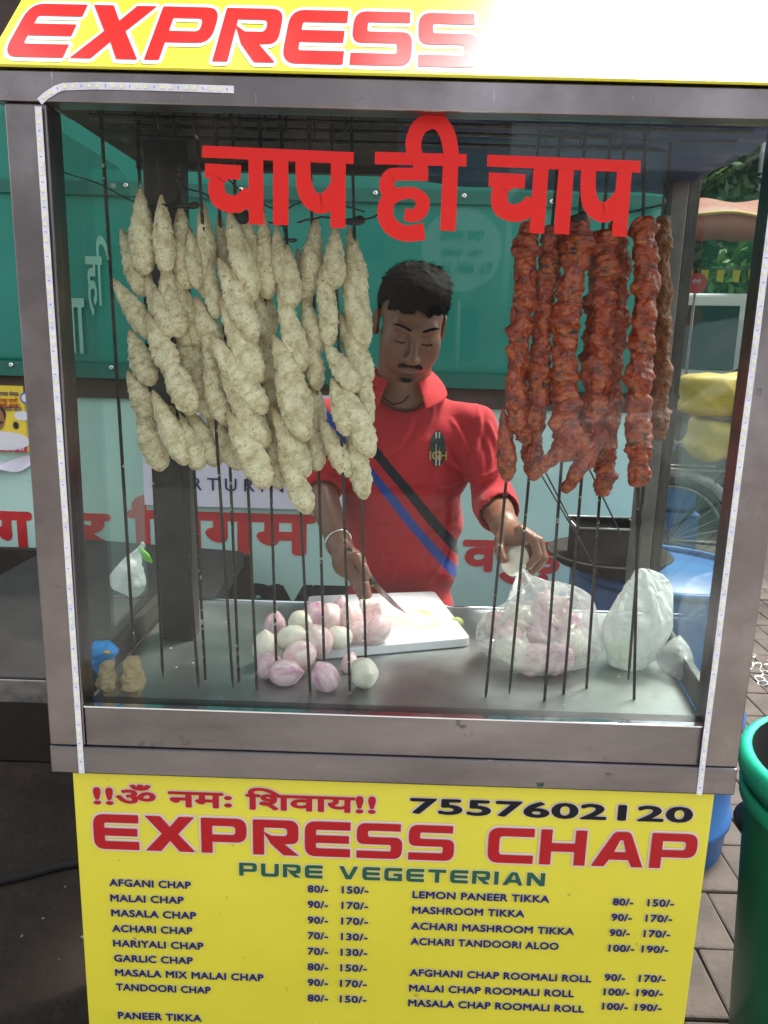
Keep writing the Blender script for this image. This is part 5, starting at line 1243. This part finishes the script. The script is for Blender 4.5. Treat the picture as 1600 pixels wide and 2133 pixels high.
for nm, q in [('side', (x0, x1, .93, .933, z0, z1)), ('side', (x0, x1, 1.06, 1.063, z0, z1)), ('side', (x0, x0+.003, .9335, 1.0595, z0, z1)), ('side', (x1-.003, x1, .9335, 1.0595, z0, z1)), ('bottom', (x0+.0035, x1-.0035, .9335, 1.0595, z0, z0+.003))]: box(nm, *q, MT['soot'], bx, .0005)
MB().tube([(x0-.01, .928, z1), (x1+.01, .928, z1), (x1+.01, 1.068, z1), (x0-.01, 1.068, z1), (x0-.01, .928, z1)], .003, 6).mk('wire_rim', MT['grey_metal'], bx, True)

# green bin at the right
bt = Z0-.10; BR = .235; BR = .215; bcx = P(1541, 1600, z=bt).x+BR*1.06+.016; bc = Vector((bcx, P(1541, 1600, z=bt).y, 0))
bn = empty('green_bin', bc, 'open round green plastic litter bin on the paving at the right edge', 'bin')
MB().lathe(bc, [(0, .01), (BR*.76, .01), (BR*.80, .03), (BR*.97, bt-.06), (BR*.985, bt-.02), (BR*.95, bt-.02), (BR*.93, bt-.06), (BR*.77, .04), (0, .04)], 56).mk('bucket', MT['bin'], bn, True)
MB().lathe(bc, [(BR*.94, bt-.022), (BR*.95, bt+.008), (BR*.99, bt+.014), (BR*1.04, bt+.006), (BR*1.06, bt-.018), (BR*1.04, bt-.034), (BR*1.0, bt-.028), (BR*.94, bt-.022)], 56).mk('rim', MT['bin_rim'], bn, True)
MB().lathe(bc, [(BR*.96, bt-.095), (BR*1.01, bt-.085), (BR*1.02, bt-.062), (BR*1.0, bt-.055), (BR*.96, bt-.06)], 56).mk('lower_band', MT['bin_rim'], bn, True)
random.seed(3); F = Field((bc.x-.22, bc.y-.22, bt-.25), (bc.x+.22, bc.y+.22, bt-.04), .008)
for k in range(9): F.ell((bc.x+random.uniform(-.12, .12), bc.y+random.uniform(-.12, .12), bt-.15+random.uniform(-.03, .03)), (.08, .08, .03), None, .01)
MB().lathe(bc, [(BR*.60, bt-.25), (BR*.90, bt-.08), (BR*.935, bt-.012), (BR*.95, bt+.0095)], 48).mk('dark_lining', MT['black_plastic'], bn, True)  # black lining added to give the shaded inside its darkness
tag(F.mk('bin_liner', MT['black_plastic']), 'crumpled black rubbish inside the green bin', 'rubbish')
# scrap of chain / crumpled foil on the ground beyond the bin
c = P(1578, 1385, z=.02); k = mpp(c); mb = MB(); random.seed(6); px_ = []
for i in range(16):
    u = 1560+i*3.2; v = 1400-26*math.sin(i*.55)+random.uniform(-5, 5); px_.append(P(u, v, z=.02+.012*(i % 2)))
ch_ = empty('steel_chain', c, 'pale steel chain heaped on the paving beyond the right post', 'chain')
for i, p in enumerate(px_):
    ax = Vector((math.cos(i*1.3), math.sin(i*1.3), .3*(i % 2))).normalized(); a_ = ax.orthogonal().normalized(); bb = ax.cross(a_)
    MB().tube([p+Vector((0, 0, .01))+(ax*math.cos(t_)*.022+a_*math.sin(t_)*.013) for t_ in np.linspace(0, 6.2832, 13)], .004, 5, cap=False).mk('link', MT['silver'], ch_, True)

# ------------------------------------------------------------------ street beyond the wall
def wheel_parts(root, c, r, w, axis='x', name='wheel'):
    o = MB().lathe((0, 0, 0), [(r*.62, -w/2), (r*.96, -w/2), (r, -w*.3), (r, w*.3), (r*.96, w/2), (r*.62, w/2), (r*.62, -w/2)], 28).mk(name, MT['rubber'], None, True); setpar(o, root)
    o.location = c; o.rotation_euler = (math.pi/2, 0, 0)
    h_ = MB().lathe((0, 0, 0), [(0, -w*.36), (r*.2, -w*.42), (r*.58, -w*.30), (r*.63, -w*.46), (r*.63, w*.46), (0, w*.4)], 28).mk('rim', MT['grey_metal'], None, True); h_.parent = o
def car(loc, rz, paint, label, L=4.2, Hh=1.8, boxy=True):
    root = empty('parked_car', (0, 0, 0), label, 'car'); w = .85
    if boxy: prof = [(-L/2,.45),(-L/2,1.0),(-L/2+.12,1.08),(-L/2+.95,1.15),(-L/2+1.35,Hh-.06),(-L/2+1.6,Hh),(L/2-.25,Hh),(L/2-.05,Hh-.15),(L/2,1.05),(L/2,.45)]
    else: prof = [(-L/2,.35),(-L/2+.02,.68),(-L/2+.25,.80),(-L/2+1.05,.93),(-L/2+1.75,Hh-.04),(-L/2+2.1,Hh),(L/2-1.35,Hh-.03),(L/2-.75,1.02),(L/2-.1,.95),(L/2,.75),(L/2,.35)]
    def ins(z): return w-(max(0, z-.95)*.22)
    n = len(prof); vs = [(x, -ins(z), z) for x, z in prof]+[(x, ins(z), z) for x, z in prof]
    fs = [tuple(range(n)), tuple(range(2*n-1, n-1, -1))]+[(i, n+i, n+(i+1) % n, (i+1) % n) for i in range(n)]
    bm = MB().add(vs, fs).mk('body', paint, root, bevel=.045, seg=3)
    if boxy: wins = [[(-L/2+1.12,1.16),(-L/2+1.46,Hh-.14),(-L/2+2.05,Hh-.14),(-L/2+2.05,1.13)],[(-L/2+2.13,1.13),(-L/2+2.13,Hh-.14),(-L/2+3.0,Hh-.14),(-L/2+3.0,1.13)],[(-L/2+3.08,1.13),(-L/2+3.08,Hh-.14),(L/2-.32,Hh-.14),(L/2-.22,1.13)]]
    else: wins = [[(-L/2+1.25,.97),(-L/2+1.85,Hh-.10),(-L/2+2.35,Hh-.08),(-L/2+2.35,.98)],[(-L/2+2.42,.98),(-L/2+2.42,Hh-.08),(L/2-1.35,Hh-.12),(L/2-.95,1.02)]]
    for q in wins:
        for s in (-1, 1):
            vs = [(x, s*(ins(z)+.004), z) for x, z in q]; vs += [(x, s*(ins(z)-.02), z) for x, z in q]
            MB().add(vs, [(0, 1, 2, 3), (4, 7, 6, 5), (0, 4, 5, 1), (1, 5, 6, 2), (2, 6, 7, 3), (3, 7, 4, 0)]).mk('side_window', MT['car_glass'], root)
    k = 3 if boxy else 3
    for i0 in (3,):
        (xa, za), (xb, zb2) = prof[i0], prof[i0+1]
        q = [(xa+(xb-xa)*.12, za+(zb2-za)*.12), (xa+(xb-xa)*.9, za+(zb2-za)*.9)]
        nx_, nz_ = -(zb2-za), (xb-xa); l_ = math.hypot(nx_, nz_); nx_, nz_ = nx_/l_*.006, nz_/l_*.006
        MB().add([(q[0][0]+nx_, -ins(q[0][1])+.08, q[0][1]+nz_), (q[0][0]+nx_, ins(q[0][1])-.08, q[0][1]+nz_), (q[1][0]+nx_, ins(q[1][1])-.07, q[1][1]+nz_), (q[1][0]+nx_, -ins(q[1][1])+.07, q[1][1]+nz_)], [(0, 1, 2, 3)]).mk('windscreen', MT['car_glass'], root)
    for x in (-L/2+.78, L/2-.80):
        for s in (-1, 1): wheel_parts(root, (x, s*(w-.07), .33), .33, .2)
    for s in (-1, 1):
        box('headlamp', -L/2-.012, -L/2+.05, s*.60-.13, s*.60+.13, .70, .86, MT['silver'], root, .01)
        box('tail_lamp', L/2-.03, L/2+.012, s*.68-.08, s*.68+.08, .80, 1.02, MT['red_lamp'], root, .01)
    box('bumper', -L/2-.05, -L/2+.06, -w+.03, w-.03, .38, .56, MT['black_plastic'], root, .02); box('bumper', L/2-.06, L/2+.05, -w+.03, w-.03, .38, .56, MT['black_plastic'], root, .02)
    root.location = loc; root.rotation_euler = (0, 0, rz)
    return root
car((5.0, 8.6, 0), rad(160), MT['paint_white'], 'white boxy four wheel drive parked across the street beyond the right pane', Hh=1.98)
car((4.05, 6.1, 0), rad(10), MT['car_dark'], 'dark low saloon car parked in front of the white four wheel drive', L=4.3, Hh=1.42, boxy=False)
# bicycle with yellow sacks
by_ = 3.3; wc = P(1395, 1075, y=by_); wr = .33
bk = empty('bicycle', (wc.x+.5, by_, 0), 'old bicycle with mudguards standing on the street, loaded with yellow sacks', 'bicycle')
for k, xx in enumerate((wc.x, wc.x+1.05)):
    t_ = MB().tube([Vector((math.cos(a)*wr, 0, math.sin(a)*wr)) for a in np.linspace(0, 6.2832, 41)], .018, 8, cap=False).mk('wheel', MT['rubber'], None, True); setpar(t_, bk); t_.location = (xx, by_, wr+.02)
    rm = MB().tube([Vector((math.cos(a)*(wr-.025), 0, math.sin(a)*(wr-.025))) for a in np.linspace(0, 6.2832, 41)], .010, 6, cap=False).mk('rim', MT['grey_metal'], None, True); rm.parent = t_
    sp = MB()
    for a in np.linspace(0, 6.2832, 29)[:-1]: sp.tube([Vector((0, .02*(1 if int(a*9) % 2 else -1), 0)), Vector((math.cos(a)*(wr-.03), 0, math.sin(a)*(wr-.03)))], .0018, 4)
    s2 = sp.mk('spokes', MT['grey_metal'], None); s2.parent = t_; s2['kind'] = 'stuff'
    MB().tube([Vector((xx+math.cos(a)*(wr+.05), by_, wr+.02+math.sin(a)*(wr+.05))) for a in np.linspace(-.35, 2.9, 24)], .03, 8, flat=.35).mk('mudguard', MT['grey_metal'], bk, True)
hx = wc.x
for nm, pts, r in [('frame', [(hx+1.05, by_, .35), (hx+.86, by_, .95)], .016), ('frame', [(hx+.88, by_, .88), (hx+.34, by_, .86)], .015), ('frame', [(hx+.88, by_, .82), (hx+.45, by_, .32)], .016), ('frame', [(hx+.33, by_, .92), (hx+.45, by_, .32)], .015), ('frame', [(hx, by_, .35), (hx+.45, by_, .32)], .010), ('frame', [(hx, by_, .35), (hx+.34, by_, .84)], .009), ('handlebar', [(hx+.60, by_-.26, 1.03), (hx+.80, by_-.22, 1.05), (hx+.86, by_, 1.02), (hx+.80, by_+.22, 1.05), (hx+.60, by_+.26, 1.03)], .012),
                   ('carrier', [(hx+.25, by_-.07, .76), (hx-.30, by_-.07, .76), (hx-.30, by_+.07, .76), (hx+.25, by_+.07, .76)], .007), ('carrier_stay', [(hx-.22, by_-.06, .75), (hx, by_-.04, .36)], .006), ('stand', [(hx+.02, by_-.09, .34), (hx-.12, by_-.13, .02)], .008)]:
    MB().tube([Vector(p) for p in pts], r, 8).mk(nm, MT['grey_metal'] if nm != 'frame' else MT['black_plastic'], bk, True)
F = Field((hx+.17, by_-.13, .88), (hx+.50, by_+.13, 1.05), .008); F.cap((hx+.24, by_, .955), (hx+.42, by_, .95), .06, .028, .02); F.mk('saddle', MT['black_plastic'], bk)
def sack(u0, v0, u1, v1, y, lb, sd):
    a, b = P(u0, v0, y=y), P(u1, v1, y=y); c = (a+b)/2; r = (abs(b.x-a.x)/2, .16, abs(a.z-b.z)/2)
    F = Field(c-Vector(r)-Vector((.08,)*3), c+Vector(r)+Vector((.08,)*3), .012)
    R = F.sub(F.lo, F.lo+F.h*F.n); Q = np.abs(R[1]-np3(c))/np.array(r); F.D[R[0]] = ((np.sum(Q**4.5, -1)**(1/4.5)-1)*min(r)).astype(np.float32)
    R = F.sub(F.lo, F.lo+F.h*F.n); X = R[1]; F.D[R[0]] += (.012*np.abs(np.sin(X[..., 0]*17+sd+2*np.sin(X[..., 2]*11)))+.006*np.sin(X[..., 2]*34+X[..., 0]*20)).astype(np.float32)
    tag(F.mk('yellow_sack', MT['sack'], None, 1), lb, 'sack')
sack(1422, 772, 1590, 872, 3.28, 'yellow cloth sack lying on top of the loaded bicycle', 1)
sack(1440, 868, 1560, 960, 3.30, 'lower yellow sack wedged under the other one on the bicycle', 2)
for k, (v0, v1) in enumerate([(992, 1062), (1066, 1150)]):
    a, b = P(1300, v0, y=4.1), P(1448, v1, y=4.1); cr = empty('blue_crate', ((a.x+b.x)/2, 4.25, b.z), ['upper blue plastic crate seen through the bicycle wheel', 'lower blue plastic crate under the upper one behind the bicycle'][k], 'crate', None)
    hh = a.z-b.z
    for nm, q in [('side', (a.x, b.x, 4.10, 4.115, b.z, a.z)), ('side', (a.x, b.x, 4.385, 4.40, b.z, a.z)), ('side', (a.x, a.x+.015, 4.1155, 4.3845, b.z, a.z)), ('side', (b.x-.015, b.x, 4.1155, 4.3845, b.z, a.z)), ('base', (a.x+.016, b.x-.016, 4.116, 4.384, b.z, b.z+.012)), ('ledge', (a.x-.006, b.x+.006, 4.094, 4.0995, a.z-.03, a.z-.01))]: box(nm, *q, MT['blue_plastic'], cr, .002)
a = P(1300, 1155, y=4.1); b = P(1448, 1155, y=4.1)
tb = empty('wooden_box', ((a.x+b.x)/2, 4.25, 0), 'plain wooden box carrying the two blue crates', 'box')
for k in range(4): z0, z1 = a.z*k/4+.004, a.z*(k+1)/4-.006; box('plank', a.x, b.x, 4.10, 4.40, z0, z1, MT['paver'], tb, .004)
# stall with red awning, bunting, round sign, pole
st_y = 7.0
aw = empty('market_stall', (3.9, st_y, 0), 'roadside stall under a faded red awning with yellow edge beyond the right pane', 'stall')
a, b = P(1395, 425, y=st_y), P(1720, 492, y=st_y)
zt, zb_ = P(1450, 440, y=st_y).z, P(1450, 500, y=st_y).z
mb = MB(); n = 20
for i in range(n+1):
    x = a.x-.2+(b.x-a.x+.6)*i/n
    mb.v += [(x, st_y+.9, zt+.25+.02*math.sin(i)), (x, st_y, zt-.10*i/n-.03*math.sin(i*.6)), (x, st_y-.02, zb_+.012*math.sin(i*2.2))]
mb.f = [(i*3+k, i*3+k+1, (i+1)*3+k+1, (i+1)*3+k) for i in range(n) for k in range(2)]
mb.mk('awning', MT['awning'], aw, True).modifiers.new('s', 'SOLIDIFY').thickness = .01
MB().tube([(a.x-.2+(b.x-a.x+.6)*i/n, st_y-.012, zt-.10*i/n-.03*math.sin(i*.6)+.01) for i in range(n+1)], .014, 6).mk('edge_trim', MT['awning_trim'], aw, True)
for x in (a.x-.1, b.x+.3): MB().tube([(x, st_y+.03, 0), (x, st_y+.03, zt-.1)], .025, 8).mk('pole', MT['grey_metal'], aw, True)
box('counter', a.x, b.x+.3, st_y+.2, st_y+.8, .02, .9, MT['brown'], aw, .01)
for i in range(9):
    u = 1395+i*33; c = P(u, 562, y=8.0); fl = MB().prism([c, c+Vector((.085, 0, 0)), c+Vector((.075, 0, -.13)), c+Vector((.015, 0, -.12))], (0, .004, 0)).mk('bunting_flag', MT['flag'])
    tag(fl, 'small yellow bunting flag on the string beyond the stall, %s' % ['leftmost', 'second from left', 'third from left', 'fourth from left', 'middle one', 'fourth from right', 'third from right', 'second from right', 'rightmost'][i], 'flag', 'yellow bunting flags')
tag(MB().tube([P(1380, 561, y=8.0), P(1700, 561, y=8.0)], .004, 5).mk('bunting_string', MT['wire']), 'thin string carrying the yellow bunting', 'string')
sg = P(1452, 590, y=7.8); rs = empty('round_sign', (sg.x, 7.8, 0), 'round red sign on a thin pole in front of the stall', 'sign')
o = MB().lathe((0, 0, 0), [(0, -.01), (.105, -.01), (.105, .01), (0, .01)], 30).mk('disc', MT['sign_red'], None, False); setpar(o, rs); o.location = sg; o.rotation_euler = (math.pi/2, 0, 0)
MB().tube([(sg.x, 7.83, 0), (sg.x, 7.83, sg.z)], .015, 8).mk('pole', MT['grey_metal'], rs, True)
wall_text('दीदी', MT['poster_white'], rs, 7.788, 1442, 590, 1460, 9, off=.03)
tag(MB().tube([P(1545, 700, y=10).xyz*1, Vector((P(1545, 700, y=10).x, 10, 6))], .05, 10).mk('lamp_pole', MT['pole'], None, True), 'pale grey street pole beyond the stall', 'pole')


# trees and buildings
def leaf_cloud(n, blobs, size, seed, m, name, par):
    rn = np.random.default_rng(seed); bl = np.array([b[:3] for b in blobs]); br = np.array([b[3] for b in blobs]); pr = br**2/np.sum(br**2)
    k = rn.choice(len(blobs), n, p=pr); d = rn.normal(size=(n, 3)); d /= np.linalg.norm(d, axis=1)[:, None]
    c = bl[k]+d*(br[k]*rn.uniform(.35, 1.0, n)**.5)[:, None]*np.array([1, 1, .8]); s = size*rn.uniform(.6, 1.5, n)
    u = rn.normal(size=(n, 3)); u /= np.linalg.norm(u, axis=1)[:, None]; w = np.cross(u, rn.normal(size=(n, 3))); w /= np.linalg.norm(w, axis=1)[:, None]
    V = np.stack([c-u*s[:, None], c+w*s[:, None]*.45, c+u*s[:, None], c-w*s[:, None]*.45], 1).reshape(-1, 3)
    F = np.arange(4*n).reshape(n, 4); o = mk(name, V, F, m, par); return o
def tree(x, y, h, r, label, seed, m='leaf', n=5000, ls=.09, lowc=.45):
    rn = random.Random(seed); root = empty('street_tree', (x, y, 0), label, 'tree')
    mb = MB(); th = h*lowc; mb.tube([(x, y, 0), (x+.05, y, th*.5), (x-.04, y+.05, th), (x, y, h*.8)], [.20, .15, .12, .03], 9)
    bl = []
    for i in range(9):
        a = rn.uniform(0, 6.28); q = rn.uniform(.2, .8)*r; zz = th+rn.uniform(.05, .95)*(h-th); e = Vector((x+math.cos(a)*q, y+math.sin(a)*q, zz)); mb.tube([(x, y, th*.8), ((x+e.x)/2, (y+e.y)/2, (th+zz)/2-.1), e], [.08, .05, .015], 6)
        bl.append((e.x, e.y, e.z, r*rn.uniform(.30, .55)))
    mb.mk('trunk', MT['bark'], root, True); tag(leaf_cloud(n, bl, ls, seed, MT[m], 'crown', root), kind='stuff'); return root
tree(3.6, 10.5, 4.6, 2.2, 'bushy dark green tree behind the stall beyond the right pane', 1, n=9000, ls=.10, lowc=.38)
tree(6.2, 11.5, 6.5, 3.0, 'broad tree farther right behind the parked white car', 2, n=6000, ls=.12)
tree(4.6, 9.3, 2.9, 1.0, 'young light green tree beside the round red sign', 3, 'leaf_light', 3500, .08, .5)
tree(-2.0, 2.9, 7.2, 2.7, 'leafy tree rising behind the green banner at the upper left', 4, n=15000, ls=.10, lowc=.45)  # crown enlarged to keep reflected sky off the header's left half
def building(x0, x1, y0, y1, h, label, face, floors=3, cols=6, m='brick_far'):
    root = empty('street_building', ((x0+x1)/2, (y0+y1)/2, 0), label, 'building'); box('wall', x0, x1, y0, y1, 0, h, MT[m], root, .02)
    box('parapet', x0-.1, x1+.1, y0-.1, y1+.1, h+.002, h+.35, MT['grey_frame'], root, .02)
    for f in range(floors):
        for c in range(cols):
            xa = x0+(x1-x0)*(c+.25)/cols; xb = x0+(x1-x0)*(c+.75)/cols; za = h*(f+.28)/floors; zc = h*(f+.78)/floors; yy = y0 if face < 0 else y1
            s = face
            fr = box('window', xa-.06, xb+.06, min(yy+s*.01, yy+s*.07), max(yy+s*.01, yy+s*.07), za-.06, zc+.06, MT['grey_frame'], root, .005)
            box('glass', xa, xb, min(yy+s*.072, yy+s*.08), max(yy+s*.072, yy+s*.08), za, zc, MT['car_glass'], fr, 0)
    return root
building(1, 22, 19, 27, 9, 'long brownish building at the far end of the street behind the trees', -1)
building(-16, 3.5, -34, -27, 9, 'unseen brown three storey building across the road, added to block reflected sky', 1)  # unseen row behind the camera, added to block sky in the glass
building(4.5, 22, -33, -27, 6.5, 'unseen lower building right of the taller one, added to block reflected sky', 1, 2, 5)
tree(-9.5, -21, 6.5, 3.0, 'unseen large dark tree across the road at left, added to block reflected sky', 5, n=5000, ls=.16, lowc=.3)  # unseen trees, added with the buildings as sky blockers
tree(8.2, -21, 6.0, 2.8, 'unseen spreading dark tree across the road at right, added to block reflected sky', 7, n=5000, ls=.16, lowc=.3)
car((-3.2, -8.2, 0), 0, MT['car_dark'], 'dark saloon car parked on the near side of the road facing the cart', L=4.3, Hh=1.45, boxy=False)

# a snack stall's round board and a white car stand behind the camera and show only as reflections in the window
q = P(962, 520, y=3.5); bdp = empty('round_board', (q.x, -3.5, 0), 'pale round price board on a pole behind the camera facing the cart', 'sign')
o = MB().lathe((0, 0, 0), [(0, -.01), (.22, -.01), (.22, .01), (0, .01)], 36).mk('disc', MT['board'], None); setpar(o, bdp); o.location = (q.x, -3.5, q.z); o.rotation_euler = (math.pi/2, 0, 0)
MB().tube([(q.x, -3.53, 0), (q.x, -3.53, q.z+.1)], .02, 8).mk('pole', MT['grey_metal'], bdp, True)
for tx, dz, w_, h_ in (('पाव भाजी', .05, .24, .07), ('Rs. 60/- Half', -.12, .34, .06), ('Mo. 9350', -.03, .22, .035)):
    me = thick(split_lift(font_mesh(tx, 0), .0002), .03); place_print('lettering', me, MT['black_ink'], bdp, (q.x+w_/2, -3.488, q.z+dz), (-1, 0, 0), EZ, (0, 1, 0), .001, None, (w_, h_), keepz=True)
car((3.3, -5.6, 0), rad(12), MT['paint_white'], 'white saloon car parked behind the camera and mirrored in the window', L=4.2, Hh=1.5, boxy=False)
